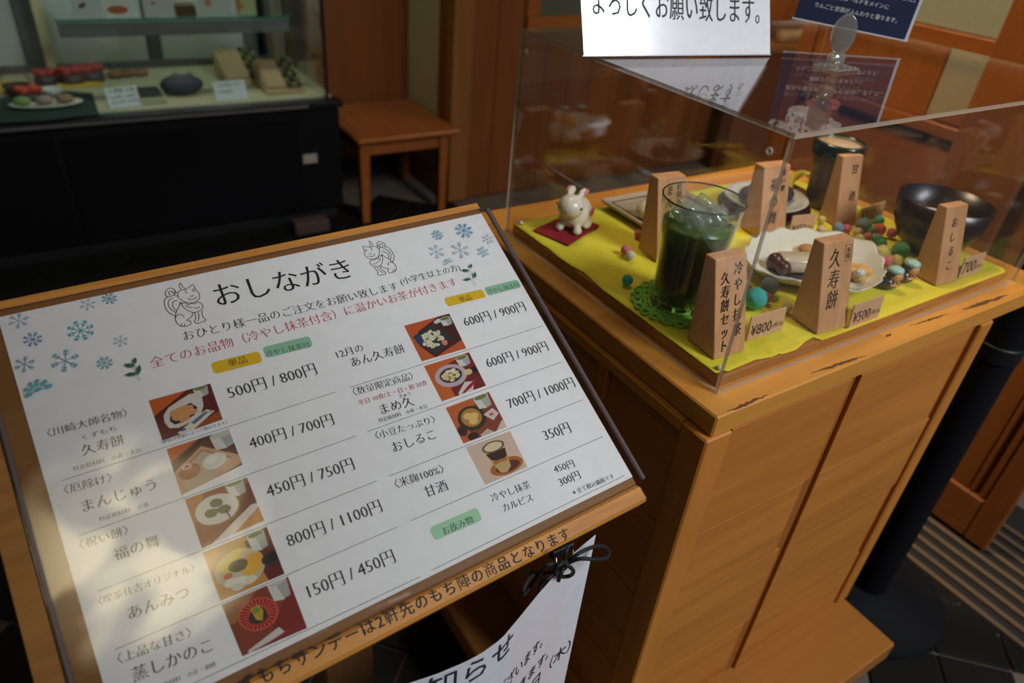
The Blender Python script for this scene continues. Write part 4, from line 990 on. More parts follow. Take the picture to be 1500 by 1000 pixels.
for k in range(34):
    a = R.uniform(0, 2 * PI); q_ = math.sqrt(R.random()); pr.ellipse((wd * .34 + q_ * wd * .28 * math.cos(a), .100 + q_ * .024 * math.sin(a)), .0032, .0018, (.12, .06, .05), R.uniform(0, 3), 8)
pr.ellipse((wd * .40, .064), .012, .008, (.62, .16, .14)); pr.ellipse((wd * .54, .064), .012, .008, (.62, .16, .14))
pr.stroke([(wd * .48, .076), (wd * .46, .056)], .0016, (.02, .01, .01))
pr.ellipse((wd * .85, .13), .018, .03, (.10, .02, .015))
pr.build('print', t)
sp_ = at(1224, 100, TOPZ)
t = thing('clip_stand', 'clear plastic clip stand gripping the navy card', 'stand', (sp_.x, sp_.y, TOPZ))
CLP = clear('clip_plastic', (.80, .80, .78), .10, .03, haze=.10)
cc_ = at(1236, 50, 1.078); nb = V((ax.y, -ax.x, 0)).normalized() * .004
b = B(); bx(b, (sp_.x - .02, sp_.y - .016, TOPZ), (sp_.x + .02, sp_.y + .016, TOPZ + .003), .001); obj2('base', b, CLP, t)
b = B(); lathe(b, [(.0085, .0), (.0115, .001), (.0120, .006), (.0115, .0115), (.0085, .012), (.0085, 0)], (0, 0, 0), 28, 1, .6, M=Matrix.Translation((cc_.x, cc_.y, cc_.z - .030))); obj2('collar', b, CLP, t, True)
b = B(); tube(b, [(sp_.x, sp_.y, TOPZ + .003), (sp_.x + .003, sp_.y + .002, TOPZ + .010), (cc_.x, cc_.y, cc_.z - .030)], .006, 12); obj2('neck', b, CLP, t, True)
for s_ in (-1, 1):
    b = B(); ell(b, (cc_.x + nb.x * s_, cc_.y + nb.y * s_, cc_.z), (.0115, .0016, .0190), V((0, 1, 0)).rotation_difference(nb.normalized())); obj2('clip_jaw', b, CLP, t, True)

# ================================================================ BLACK POLE beside the table
c = at(1284, 882, 0); c = V((.720, .026, 0))
t = thing('black_pole', 'thick black pole on a round base right of the table', 'pole', c)
b = B(); lathe(b, [(0, .0008), (.15, .0008), (.155, .010), (.15, .020), (.07, .030), (.056, .036), (0, .036)], c, 48); obj2('base', b, mat('black_base', (.004, .004, .005), .7, spec=.2), t, math.radians(35))
b = B(); lathe(b, [(0, .0362), (.034, .0362), (.034, 1.10), (.0335, 1.105), (0, 1.105)], c, 32); obj2('shaft', b, mat('black_tube', (.004, .004, .006), .75, spec=.15), t, math.radians(35))
b = B(); lathe(b, [(.0343, .60), (.036, .602), (.036, .628), (.0343, .630), (.0343, .60)], c, 32); obj2('collar', b, BLK2, t, math.radians(35))

# ================================================================ MENU LECTERN
def bp(x, y, z=0.0): return BM @ V((x / 1000, y / 1000, z / 1000))
def bbox(lo, hi, bev=0):
    b = B(); bx(b, [q_ / 1000 for q_ in lo], [q_ / 1000 for q_ in hi], bev / 1000, BM); return b
lc = thing('menu_lectern', 'sloping wooden menu stand on a single post, nearest the camera', 'lectern', (-.33, .09, 0))
LB = wood('lectern_wood', (.58, .25, .05), (.32, .11, .02), 'x', 1.5, .45, .8)
LBD = wood('lectern_board_wood', (.26, .115, .034), (.15, .06, .016), 'x', 1.5, .45, .8)
obj2('backboard', bbox((-33, -8, -21.2), (421, 316, -3.2), 1.5), LBD, lc)
obj2('top_edge_strip', bbox((-33, 308.8, -3.15), (421, 316, -.9), .6), LB, lc)
obj2('side_strip', bbox((-33, -7.9, -3.15), (-17.6, 308.6, -1.2), .5), wood('lectern_side_wood', (.36, .155, .036), (.20, .075, .016), 'x', 2.2, .5, .8), lc)
obj2('bottom_ledge', bbox((-33, -24, -21.2), (422, -8.1, -.6), 2.6), LB, lc)
pb = bp(133, 30, -21); px0 = -.3875
obj2('post', box((px0, .045, .030), (px0 + .047, .085, .742), .002), wood('post_dark', (.26, .12, .035), (.16, .07, .02), 'z', 1, .5), lc)
obj2('foot', box((-.53, -.10, .0006), (-.20, .24, .0298), .004), wood('foot_wood', (.22, .10, .03), (.13, .055, .015), 'x', 1, .5), lc)
b = B(); prism(b, [(.0855, .6), (.0855, .755), (.16, .80), (.16, .785)], 'x', px0 + .008, px0 + .039); obj2('bracket', b, MATS['post_dark'], lc)
pr = Print(lambda x, y, k: bp(x, y, -.35 + k * .01))
INK = (.012, .010, .010)
pr.text('くずもちサンデーは2軒先のもち陣の商品となります', bd(331, 1029), bd(838, 788), INK, -.016, -.008, 1.0, 1.15)
pr.build('lettering', lc)
# ---- menu sheet
ms = thing('menu_sheet', 'large white printed menu sheet with prices and food photographs', 'menu', BM)
obj2('paper', bbox((0, 0, -2.9), (420, 303.3, -2.5)), PAPER, ms)
ZP = -2.42
pr = Print(lambda x, y, k: bp(x, y, ZP + .004 * k))
K = (.014, .014, .016); RED = (.50, .045, .05); GRY = (.10, .12, .20)
def T(s, x0_, y0_, x1_, y1_, c=K, **kw): pr.text(s, bd(x0_, y0_, ZP), bd(x1_, y1_, ZP), c, **kw)
def rule(x0_, y0_, x1_, y1_): pr.stroke([bd(x0_, y0_, ZP), bd(x1_, y1_, ZP)], .38, (.02, .025, .03))
for q_ in ((90, 704, 491, 574), (116, 784, 522, 638), (143, 866, 552, 704), (168, 951.5, 582, 771.4), (212, 1034, 616, 844), (512, 567.4, 795, 477), (538, 632, 823, 529.6), (570, 697, 854, 585), (601, 762.6, 883, 639), (632, 835, 915, 696)): rule(*q_)
def pill(x0_, y0_, x1_, y1_, h_, c):
    a = bd(x0_, y0_, ZP); e = bd(x1_, y1_, ZP); r_ = h_ * .28; n_ = 5; pts = []
    L_ = math.hypot(e[0] - a[0], e[1] - a[1]); ux_, uy_ = (e[0] - a[0]) / L_, (e[1] - a[1]) / L_
    for cx2, cy2, a0 in ((L_ - r_, r_, -PI / 2), (L_ - r_, h_ - r_, 0), (r_, h_ - r_, PI / 2), (r_, r_, PI)):
        for k in range(n_ + 1):
            aa = a0 + PI / 2 * k / n_; X = cx2 + r_ * math.cos(aa); Y = cy2 + r_ * math.sin(aa)
            pts.append((a[0] + ux_ * X - uy_ * Y, a[1] + uy_ * X + ux_ * Y))
    pr.poly(pts, c)
YEL = (.70, .44, .015); GRN = (.26, .50, .33)
pill(314, 548, 385, 530, 10.5, YEL); pill(390, 524.5, 459, 507, 10.5, GRN)
pill(656, 449, 712, 435, 9.5, YEL); pill(715, 433, 764, 420.5, 9.5, GRN); pill(637, 792, 707, 761, 11, (.36, .62, .40))
T('おしながき', 320, 449, 519, 405, a=-.006, b=.006, hs=1.0)
T('おひとり様一品のご注文をお願い致します', 270.5, 499.5, 585, 424)
T('(小学生以上の方)', 589, 418, 676, 396)
T('全てのお品物（冷やし抹茶付含）に温かいお茶が付きます', 223, 540, 672, 418, RED)
T('単品', 336.5, 538, 363, 531); T('冷やし抹茶付', 391, 522.5, 455, 508); T('単品', 674.5, 443, 692, 438.6); T('冷やし抹茶付', 716, 431, 762, 419.5); T('お飲み物', 651, 784, 695, 765)
T('〈川崎大師名物〉', 70.5, 641, 187.5, 609.5); T('くずもち', 121.5, 644.5, 171, 630.5, hs=.8); T('久寿餅', 121.5, 668, 183.6, 650, b=.012)
T('特定原材料　小麦・大豆', 108, 690.4, 208, 661.6, (.06, .06, .06)); T('〈厄除け〉', 95.4, 724.6, 165, 704.8); T('まんじゅう', 122.4, 751, 230.5, 716.3, b=.012)
T('特定原材料　小麦', 146, 764, 219, 741, (.06, .06, .06)); T('〈祝い餅〉', 118, 805.6, 189, 782); T('福の舞', 168.5, 822, 236, 798.5, b=.012)
T('〈喫茶住吉オリジナル〉', 146, 886.7, 286, 836); T('あんみつ', 190, 908, 279, 874, b=.012)
T('〈上品な甘さ〉', 173.6, 973, 281.6, 932.4); T('蒸しかのこ', 196, 1000, 312.5, 953, b=.012); T('特定原材料　小麦・胡桃', 222, 1014, 317, 975, (.06, .06, .06))
T('12月の', 495.4, 525.4, 534, 514); T('あん久寿餅', 517, 538, 595, 515.6, b=.012)
T('〈数量限定商品〉', 519, 580, 607, 555); T('平日 10食/土・日・祝 20食', 527, 594, 627, 563, RED, b=.006); T('きゅう', 586, 583, 602, 578.6, b=.006)
T('まめ久', 560, 607.5, 608, 593.5, b=.012); T('特定原材料　小麦・大豆', 556, 619, 627, 597, (.06, .06, .06), b=.008); T('〈小豆たっぷり〉', 552, 644, 639, 618.7)
T('おしるこ', 577.5, 662.6, 640, 641.6, b=.012); T('〈米麹100%〉', 581, 716, 652, 692); T('甘酒', 625.4, 729, 658, 717, b=.012)
T('冷やし抹茶', 722, 735.4, 778.6, 714); T('カルピス', 739, 749.4, 782, 732.6); T('450円', 814, 693.4, 843, 683.6); T('300円', 822, 713, 852, 700.4); T('※ 全て税込価格です', 841, 725, 900.7, 700, (.08, .08, .08), b=.008)
PK_ = dict(b=.018, hs=1.08)
T('500円 / 800円', 337, 585, 466, 548, **PK_); T('400円 / 700円', 368, 658.6, 491, 621.6, **PK_); T('450円 / 750円', 393.6, 729.6, 521, 687.4, **PK_)
T('800円 / 1100円', 424, 802.6, 561.6, 749, **PK_); T('150円 / 450円', 454.6, 877.5, 581, 823, **PK_)
T('600円 / 900円', 683, 479, 772, 454.6, **PK_); T('600円 / 900円', 716, 539.4, 805, 513, **PK_); T('700円 / 1000円', 747.4, 599.6, 844, 566, **PK_); T('350円', 800, 646, 838, 633, **PK_)
T('（野菜は季節によって異なります）', 237, 650.5, 333, 620.5, (.12, .16, .34), b=.008)
pr.build('lettering', ms)

# ornaments: snowflakes, sprigs, guardian beasts
pr = Print(lambda x, y, k: bp(x, y, ZP + .0035 * k))
TEAL = (.05, .33, .38); BLUE = (.06, .22, .42); PALE = (.40, .52, .60)
def flake(u, v, rpx, c, arms=8, half=False):
    cx2, cy2 = bd(u, v, ZP); e = bd(u + rpx, v, ZP); r_ = math.hypot(e[0] - cx2, e[1] - cy2)
    for k in range(arms):
        a = 2 * PI * k / arms + .2
        if half and not (-.3 < a < PI + .5): continue
        d = (math.cos(a), math.sin(a)); n_ = (-d[1], d[0])
        pr.stroke([(cx2, cy2), (cx2 + d[0] * r_, cy2 + d[1] * r_)], r_ * .07, c)
        for f in (.5, .75):
            for s in (1, -1): pr.stroke([(cx2 + d[0] * r_ * f, cy2 + d[1] * r_ * f), (cx2 + d[0] * r_ * (f + .2) + s * n_[0] * r_ * .2, cy2 + d[1] * r_ * (f + .2) + s * n_[1] * r_ * .2)], r_ * .075, c)
        pr.ellipse((cx2 + d[0] * r_ * .95, cy2 + d[1] * r_ * .95), r_ * .09, r_ * .09, c, 0, 6)
for q_ in ((118, 484, 20, TEAL, 8), (48, 497, 14, BLUE, 8), (129, 446, 12, PALE, 6), (160.5, 437.5, 11, (.12, .34, .48), 8), (28, 470, 15, PALE, 6), (177, 500, 11, PALE, 6), (96, 528.5, 21, (.24, .42, .50), 6), (37, 534, 15, (.26, .40, .46), 6), (154, 532, 12, (.12, .40, .45), 8),
          (641, 345, 8, (.07, .34, .55), 8), (680, 338.5, 12, (.08, .32, .50), 8), (640, 369, 11, PALE, 6), (675, 367, 13, PALE, 6), (715, 351, 8, PALE, 6), (707.5, 370, 8, (.08, .34, .52), 6)): flake(*q_)
flake(58, 573, 21, TEAL, 10, True); flake(657, 386, 7, (.12, .40, .45), 8, True)
def leafp(u, v, rot, l_, w_):
    cx2, cy2 = bd(u, v, ZP); pr.poly([(cx2 + math.cos(rot) * l_ * t - math.sin(rot) * w_ * s, cy2 + math.sin(rot) * l_ * t + math.cos(rot) * w_ * s) for t, s in ((-1, 0), (-.4, .8), (.2, .9), (1, 0), (.2, -.9), (-.4, -.8))], (.02, .12, .08))
for ox_, oy_, k_ in ((0, 0, 1.0), (491, -139, .92)):
    pr.stroke([bd(205.5 + ox_, 558.5 + oy_, ZP), bd(200 + ox_, 548 + oy_, ZP), bd(196 + ox_, 530 + oy_, ZP)], .35, (.10, .2, .16))
    for u, v, rot, l_ in ((190.5, 536.5, 2.6, 4.2), (204, 543, 1.2, 4.4), (193, 549.5, 2.9, 4.4), (198, 530, 1.25, 3.0)): leafp(u + ox_, v + oy_, rot, l_ * k_, 1.6 * k_)
pr.build('ornaments', ms)
pr = Print(lambda x, y, k: bp(x, y, ZP + .0035 * k))
beast = [[(868, 165), (880, 150), (905, 145), (930, 130), (942, 122), (950, 135), (958, 150), (972, 165), (975, 185), (965, 200), (945, 210), (920, 212), (900, 208), (885, 195), (870, 185), (868, 165)],
 [(885, 145), (875, 130), (880, 112), (890, 130), (905, 142)], [(868, 165), (856, 155), (852, 172), (868, 180)], [(903, 162), (908, 158), (915, 164)], [(938, 155), (945, 150), (954, 156)], [(900, 152), (912, 150)], [(936, 146), (950, 143)],
 [(915, 188), (932, 196), (950, 190), (962, 182)], [(928, 175), (938, 180), (945, 172)], [(880, 208), (895, 216), (905, 206), (920, 222), (932, 214), (950, 216), (962, 208), (985, 215), (990, 235), (975, 250), (950, 258), (925, 252), (905, 240), (890, 226), (880, 208)],
 [(905, 222), (920, 232), (940, 234)], [(945, 232), (960, 238), (975, 230)], [(880, 208), (872, 235), (862, 252), (856, 285), (864, 310), (884, 325), (915, 324), (932, 314), (928, 300), (912, 296), (930, 284), (940, 270), (938, 258)],
 [(884, 325), (888, 312)], [(900, 326), (903, 314)], [(950, 258), (956, 285), (950, 303), (966, 312), (985, 304), (1000, 302), (1003, 290), (990, 280), (986, 250)], [(968, 258), (972, 282), (966, 300)],
 [(858, 275), (828, 262), (808, 235), (802, 205), (812, 186), (835, 180), (852, 170), (855, 155), (846, 143), (826, 140), (810, 154), (808, 172), (820, 184)], [(858, 258), (836, 244), (822, 220), (826, 198), (845, 188)], [(864, 250), (848, 236), (842, 216), (850, 204), (868, 198)], [(844, 168), (842, 156), (828, 156), (824, 168), (834, 174)],
 [(856, 285), (868, 270), (885, 268), (900, 280)]]
def cz(q_): return bd(q_[0] / 3.3333, 380 + q_[1] / 3.3333, ZP)
LB_ = [[cz(q_) for q_ in s] for s in beast]
cL = bd(271, 446, ZP); cR = bd(557, 377, ZP)
for s in LB_:
    ss = [(q_.x, q_.y) for q_ in spline([(a, c_, 0) for a, c_ in s], 3)]
    pr.stroke(ss, .62, (.05, .035, .03))
    pr.stroke([(cR[0] - (a - cL[0]) * .95, cR[1] + (c_ - cL[1]) * .95) for a, c_ in ss], .60, (.05, .035, .03))
pr.build('beast_drawings', ms)

# food photographs on the sheet
def photo(quad, draw):
    q_ = [bd(u, v, ZP) for u, v in quad]      # TL TR BR BL
    def mp(u, v): 
        return (q_[0][0] * (1 - u) * (1 - v) + q_[1][0] * u * (1 - v) + q_[2][0] * u * v + q_[3][0] * (1 - u) * v, q_[0][1] * (1 - u) * (1 - v) + q_[1][1] * u * (1 - v) + q_[2][1] * u * v + q_[3][1] * (1 - u) * v)
    P = Print(lambda x, y, k: bp(*mp(min(1, max(0, x)), min(1, max(0, y))), ZP + .0035 * k))
    draw(P); P.build('photograph', ms)
OR = lin(190, 90, 35); DR = lin(95, 30, 28); BRN = lin(60, 30, 22); TEA = lin(110, 120, 55); CUP = lin(205, 205, 195); CRM = lin(215, 195, 150); DK = lin(30, 25, 30)
SQ = [(0, 0), (1, 0), (1, 1), (0, 1)]
def cup(P, x, y, r_, h_=.3, top=True):
    P.poly([(x - r_, y), (x + r_, y), (x + r_ * .85, y + h_), (x, y + h_ * 1.12), (x - r_ * .85, y + h_)], CUP)
    P.poly([(x - r_ * .2, y + .02), (x + r_, y + .02), (x + r_ * .85, y + h_), (x + .02, y + h_ * 1.1)], lin(165, 165, 160))
    P.ellipse((x, y), r_, r_ * .45, lin(190, 190, 175))
    if top: P.ellipse((x, y), r_ * .85, r_ * .36, TEA)
def ph1(P):
    P.poly(SQ, OR); P.poly([(0, .42), (.55, .05), (.62, 0), (1, 0), (1, 1), (0, 1)], DR); P.stroke([(0, .42), (.62, 0)], .04, BRN)
    P.poly([(.35, 1), (1, .75), (1, 1)], lin(150, 75, 35)); cup(P, .82, .05, .12, .2)
    P.poly([(.12, .62), (.14, .45), (.25, .3), (.45, .2), (.62, .12), (.78, .14), (.8, .3), (.78, .5), (.7, .68), (.5, .8), (.3, .84), (.16, .78)], lin(205, 200, 190))
    P.poly([(.2, .62), (.24, .5), (.4, .38), (.6, .34), (.68, .5), (.6, .66), (.4, .74), (.26, .74)], lin(50, 30, 28))
    for x, y, r_ in ((.38, .5, .14), (.5, .46, .14), (.56, .56, .1), (.42, .64, .12), (.34, .6, .09)): P.ellipse((x, y), r_, r_ * .8, lin(205, 145, 90), .4, 7, .25)
    P.poly([(.25, .95), (.8, .62), (.92, .72), (.5, 1), (.3, 1)], lin(210, 205, 195)); P.poly([(.5, .82), (.78, .66), (.82, .7), (.55, .88)], lin(90, 105, 120)); P.ellipse((.86, .70), .03, .03, lin(190, 150, 40)); P.ellipse((.35, .92), .05, .03, lin(60, 80, 130))
def ph2(P):
    P.poly(SQ, OR); P.poly([(0, .3), (.5, 0), (1, 0), (1, 1), (0, 1)], lin(90, 50, 40)); P.stroke([(0, .38), (.55, .05)], .05, BRN)
    P.poly([(.0, .52), (.5, .18), (1, .72), (1, .95), (.6, 1), (0, 1)], lin(195, 150, 115)); P.poly([(.1, .55), (.5, .28), (.88, .72), (.5, 1), (.1, 1)], lin(190, 165, 140))
    P.stroke([(.1, .55), (.5, .28), (.88, .72)], .02, lin(130, 75, 50)); cup(P, .85, .06, .18, .34, False)
    P.ellipse((.22, .62), .17, .16, lin(165, 105, 75)); P.ellipse((.2, .5), .08, .06, lin(215, 170, 155)); P.ellipse((.2, .5), .04, .03, lin(150, 80, 70)); P.ellipse((.62, .62), .19, .18, lin(215, 212, 195)); P.ellipse((.58, .57), .10, .08, lin(228, 226, 212))
def ph3(P):
    P.poly(SQ, lin(185, 120, 60)); P.poly([(.3, 0), (1, 0), (1, .7), (.2, 1), (0, 1), (0, .6)], lin(150, 85, 50)); P.poly([(.55, .3), (1, .1), (1, .55), (.5, .8)], lin(110, 45, 30)); P.ellipse((.4, .42), .36, .31, lin(150, 110, 60)); P.ellipse((.4, .4), .34, .29, lin(215, 210, 195))
    for x, y in ((.42, .28), (.3, .44), (.5, .46)): P.ellipse((x, y), .11, .09, lin(115, 110, 75), .3, 9, .12)
    cup(P, .78, .02, .15, .26); P.poly([(.15, 1), (.9, .58), (1, .6), (1, .68), (.5, 1)], lin(215, 205, 190)); P.poly([(.55, 1), (.98, .72), (1, .74), (1, .95), (.8, 1)], lin(190, 120, 50)); P.stroke([(.52, .5), (.54, .66)], .02, DK)
def ph4(P):
    P.poly(SQ, lin(190, 135, 70)); P.poly([(.6, .12), (1, 0), (1, 1), (.75, 1)], lin(100, 35, 30)); P.ellipse((.42, .56), .38, .37, lin(190, 180, 150))
    for x, y, r_, c in ((.3, .42, .17, lin(210, 190, 80)), (.46, .3, .15, lin(215, 195, 90)), (.6, .38, .12, lin(215, 185, 160)), (.64, .5, .15, lin(225, 165, 50)), (.58, .66, .15, lin(225, 170, 50)), (.4, .5, .15, lin(105, 90, 65)), (.22, .62, .07, lin(200, 90, 50)), (.24, .76, .11, lin(220, 215, 195)), (.38, .8, .11, lin(225, 220, 200)), (.5, .84, .1, lin(215, 210, 185)), (.3, .88, .09, lin(205, 200, 180))): P.ellipse((x, y), r_, r_ * .8, c, 0, 12, .08)
    cup(P, .8, .06, .14, .3); P.ellipse((.9, .62), .16, .13, lin(60, 45, 40)); P.ellipse((.9, .60), .13, .10, DK)
def ph5(P):
    P.poly(SQ, lin(130, 60, 35)); P.poly([(.35, 1), (1, .15), (1, 1)], lin(125, 35, 30)); P.poly([(0, 0), (.5, 0), (.1, .4), (0, .4)], lin(155, 100, 60)); cup(P, .82, -.0, .15, .32, False); P.ellipse((.42, .42), .29, .29, lin(205, 90, 70)); P.ellipse((.42, .42), .27, .27, lin(150, 25, 20))
    for k in range(26):
        a = 2 * PI * k / 26; P.stroke([(.42 + .12 * math.cos(a), .42 + .12 * math.sin(a)), (.42 + .265 * math.cos(a), .42 + .265 * math.sin(a))], .012, lin(215, 110, 90))
    P.ellipse((.40, .46), .15, .13, lin(60, 45, 40), 0, 9, .2); P.poly([(.34, .28), (.46, .26), (.5, .4), (.44, .56), (.36, .5)], lin(185, 155, 50)); P.ellipse((.41, .34), .05, .06, lin(120, 140, 40))
    P.poly([(.1, .95), (.62, .78), (.68, .9), (.2, 1), (.1, 1)], lin(200, 195, 190)); P.stroke([(.15, 1), (.5, .96), (.9, .85)], .03, lin(150, 30, 35))
def ph6(P):
    P.poly(SQ, lin(185, 85, 40)); P.poly([(.2, .25), (.75, 0), (1, 0), (1, .75), (.3, 1), (.1, .6)], lin(70, 25, 25)); P.poly([(.05, .35), (.6, .12), (.85, .6), (.35, .95)], lin(50, 48, 48)); P.ellipse((.14, .45), .06, .16, lin(40, 60, 100))
    for k in range(46):
        a = R.uniform(0, 6.28); q2 = math.sqrt(R.random()) * .22; P.ellipse((.42 + q2 * math.cos(a) * 1.05, .52 + q2 * math.sin(a)), .045, .04, lin(220 - R.randint(0, 30), 205, 175), 0, 7, .2)
    for k in range(20):
        a = R.uniform(0, 6.28); q2 = math.sqrt(R.random()) * .22; P.ellipse((.42 + q2 * math.cos(a), .52 + q2 * math.sin(a)), .015, .012, lin(110, 80, 60), 0, 5)
    P.ellipse((.55, .30), .07, .06, lin(70, 40, 35)); P.ellipse((.62, .7), .06, .08, lin(200, 130, 105)); cup(P, .86, .1, .12, .18)
    P.poly([(.6, .1), (.74, .05), (.76, .16), (.62, .18)], lin(200, 195, 200)); P.stroke([(.72, .32), (.85, .55)], .02, lin(90, 30, 30))
def ph7(P):
    P.poly(SQ, lin(190, 95, 40)); P.poly([(.5, .12), (1, 0), (1, 1), (.3, 1), (.3, .5)], lin(110, 35, 30)); P.ellipse((.42, .45), .34, .3, lin(185, 165, 175)); P.ellipse((.42, .44), .24, .2, lin(60, 50, 50))
    for k in range(26):
        a = R.uniform(0, 6.28); q2 = math.sqrt(R.random()) * .19; P.ellipse((.42 + q2 * math.cos(a), .43 + q2 * .8 * math.sin(a)), .05, .04, R.choice([lin(215, 200, 160), lin(225, 220, 205), lin(205, 180, 120)]), 0, 6, .2)
    cup(P, .8, .08, .14, .22); P.ellipse((.78, .5), .1, .08, lin(210, 185, 130)); P.poly([(.38, .95), (.62, .72), (.8, .78), (.7, 1), (.4, 1)], lin(205, 200, 195)); P.poly([(.45, .98), (.65, .84), (.9, .72), (.72, .9), (.5, 1)], lin(160, 25, 55)); P.ellipse((.93, .5), .06, .1, DK)
def ph8(P):
    P.poly(SQ, lin(185, 95, 45)); P.poly([(.3, .3), (1, 0), (1, 1), (.2, 1)], lin(130, 60, 40)); P.ellipse((.4, .48), .30, .32, lin(50, 48, 32)); P.ellipse((.4, .46), .22, .24, lin(175, 125, 55))
    for x, y in ((.34, .4), (.46, .44), (.4, .56)): P.ellipse((x, y), .1, .09, lin(215, 185, 110), 0, 9, .1)
    cup(P, .78, .05, .17, .28); P.poly([(.66, .5), (.9, .42), (.98, .6), (.8, .72)], lin(205, 190, 185)); P.ellipse((.82, .56), .05, .04, lin(190, 90, 80)); P.ellipse((.1, .7), .1, .14, lin(70, 35, 28)); P.ellipse((.25, .92), .12, .1, lin(55, 28, 24)); P.poly([(.75, 1), (.98, .78), (1, .85), (1, 1)], lin(205, 185, 165)); P.poly([(.4, .95), (.6, .86), (.7, 1), (.42, 1)], lin(190, 170, 150))
def ph9(P):
    P.poly(SQ, lin(205, 178, 160)); P.ellipse((.6, .78), .38, .2, lin(165, 100, 40)); P.ellipse((.62, .80), .28, .13, lin(95, 45, 20))
    P.poly([(.28, .2), (.76, .2), (.68, .82), (.55, .92), (.42, .88), (.34, .6)], lin(190, 160, 105)); P.poly([(.3, .34), (.74, .34), (.7, .55), (.52, .62), (.36, .52)], lin(60, 35, 20)); P.poly([(.36, .56), (.7, .58), (.66, .66), (.5, .64), (.38, .66)], lin(170, 110, 60))
    P.ellipse((.52, .22), .25, .14, lin(90, 95, 45)); P.ellipse((.52, .22), .20, .105, lin(215, 195, 160))
for q_, fdr in (([(217.5, 586.4), (308, 561.5), (326.4, 614), (238, 645)], ph1), ([(244, 657.5), (335, 628), (355.5, 680), (266, 725)], ph2), ([(270.7, 731), (361.7, 699), (387, 762), (296, 803)], ph3), ([(297, 809), (390.5, 771), (417, 840), (323, 880)], ph4), ([(324.7, 885.6), (421.7, 844), (450, 919.4), (355, 961)], ph5),
               ([(592, 477), (658, 459), (683, 510), (618, 529)], ph6), ([(621, 536), (687, 515.6), (712, 564.6), (647.5, 587.6)], ph7), ([(653, 597), (716, 573.6), (742.7, 625), (679, 649.5)], ph8), ([(682.5, 655), (747, 631), (772.6, 683.6), (711, 710)], ph9)): photo(q_, fdr)

# ---- clear acrylic sheet over the menu
ac = thing('acrylic_cover', 'clear acrylic sheet lying over the menu sheet', 'cover', BM)
b = B(); xs = (-17, 430); ys = (-7.6, 307.5); r_ = 6
pts = []
for cx2, cy2, a0 in ((xs[1] - r_, ys[0] + r_, -PI / 2), (xs[1] - r_, ys[1] - r_, 0), (xs[0] + r_, ys[1] - r_, PI / 2), (xs[0] + r_, ys[0] + r_, PI)):
    for k in range(6):
        a = a0 + PI / 2 * k / 5; pts.append(((cx2 + r_ * math.cos(a)) / 1000, (cy2 + r_ * math.sin(a)) / 1000))
prism(b, pts, 'z', -.0009, .0006); bmesh.ops.transform(b, matrix=BM, verts=b.verts)
bmesh.ops.recalc_face_normals(b, faces=b.faces)
for f in b.faces: f.material_index = 0 if abs(f.normal.dot(BZ)) > .9 else 1
obj2('sheet', b, [ACRS, EDGE2], ac)
for (x0_, y0_, x1_, y1_) in ((425.2, -6.5, 430.2, 306.5), (-17.0, -6.5, -13.2, 306.5)):
    obj2('edge_bead', bbox((x0_, y0_, -3.0), (x1_, y1_, 1.2), 1.2), EDGE2, ac)

# ---- hanging notice sheet
top = [(-.1646, -.0379), (-.1918, -.0446), (-.2188, -.0557), (-.2416, -.0644), (-.2684, -.076), (-.289, -.0846), (-.3085, -.0878), (-.3228, -.0879), (-.344, -.0863), (-.3636, -.083), (-.40, -.075), (-.44, -.066)]
tl = [V((x, y, 0)) for x, y in top]; cl_ = [0]
for a, c_ in zip(tl, tl[1:]): cl_.append(cl_[-1] + (c_ - a).length)
def npnt(s, h_, off=0.0):
    s = max(0, min(cl_[-1] - 1e-6, s)); i = max(k for k in range(len(cl_) - 1) if cl_[k] <= s); f = (s - cl_[i]) / (cl_[i + 1] - cl_[i]); p = tl[i].lerp(tl[i + 1], f); d = (tl[i + 1] - tl[i]).normalized(); n_ = V((-d.y, d.x, 0)) 
    if n_.y > 0: n_ = -n_
    return V((p.x, p.y, .712 - h_)) + n_ * off
t = thing('notice_sheet', 'curved white laminated notice hanging below the menu board', 'notice', (-.3, -.06, .5))
b = B(); NS = 40; g = []
for layer in (0, .0006):
    g.append([[b.verts.new(npnt(cl_[-1] * i / NS, .30 * j / 8, layer)) for j in range(9)] for i in range(NS + 1)])
for L_ in g:
    for i in range(NS):
        for j in range(8): b.faces.new((L_[i][j], L_[i + 1][j], L_[i + 1][j + 1], L_[i][j + 1]))
for i in range(NS):
    for j in (0, 8): b.faces.new((g[0][i][j], g[0][i + 1][j], g[1][i + 1][j], g[1][i][j]))
for j in range(8):
    for i in (0, NS): b.faces.new((g[0][i][j], g[0][i][j + 1], g[1][i][j + 1], g[1][i][j]))
obj2('sheet', b, mat('notice_white', (.74, .76, .82), .28, coat=.25), t, math.radians(50))
pr = Print(lambda x, y, k: npnt(x, y, .0010 + k * .00002))
def NT(s, s0, h0, s1, h1, b_=0.0, hs=1.0):      # s measured from the right edge, so run right to left
    vs_, fs = glyphs(s, 0, b_); xa_ = min(q_[0] for q_ in vs_); xb2 = max(q_[0] for q_ in vs_); k = (s0 - s1) / (xb2 - xa_)
    pr.tris([(s0 - (x - xa_) * k, h0 + (h1 - h0) * (x - xa_) / (xb2 - xa_) - y * k * hs) for x, y in vs_], fs, (.02, .02, .03))
NT('お知らせ', .222, .026, .118, .028, -.01, 1.1)
NT('いつもありがとうございます。', .235, .070, .062, .092, -.006, 1.5)
NT('お休みをいただきます。', .20, .110, .045, .130, -.006, 1.25)
NT('12月24日（木）', .13, .150, .004, .164, -.006, 1.1)
pr.build('lettering', t)
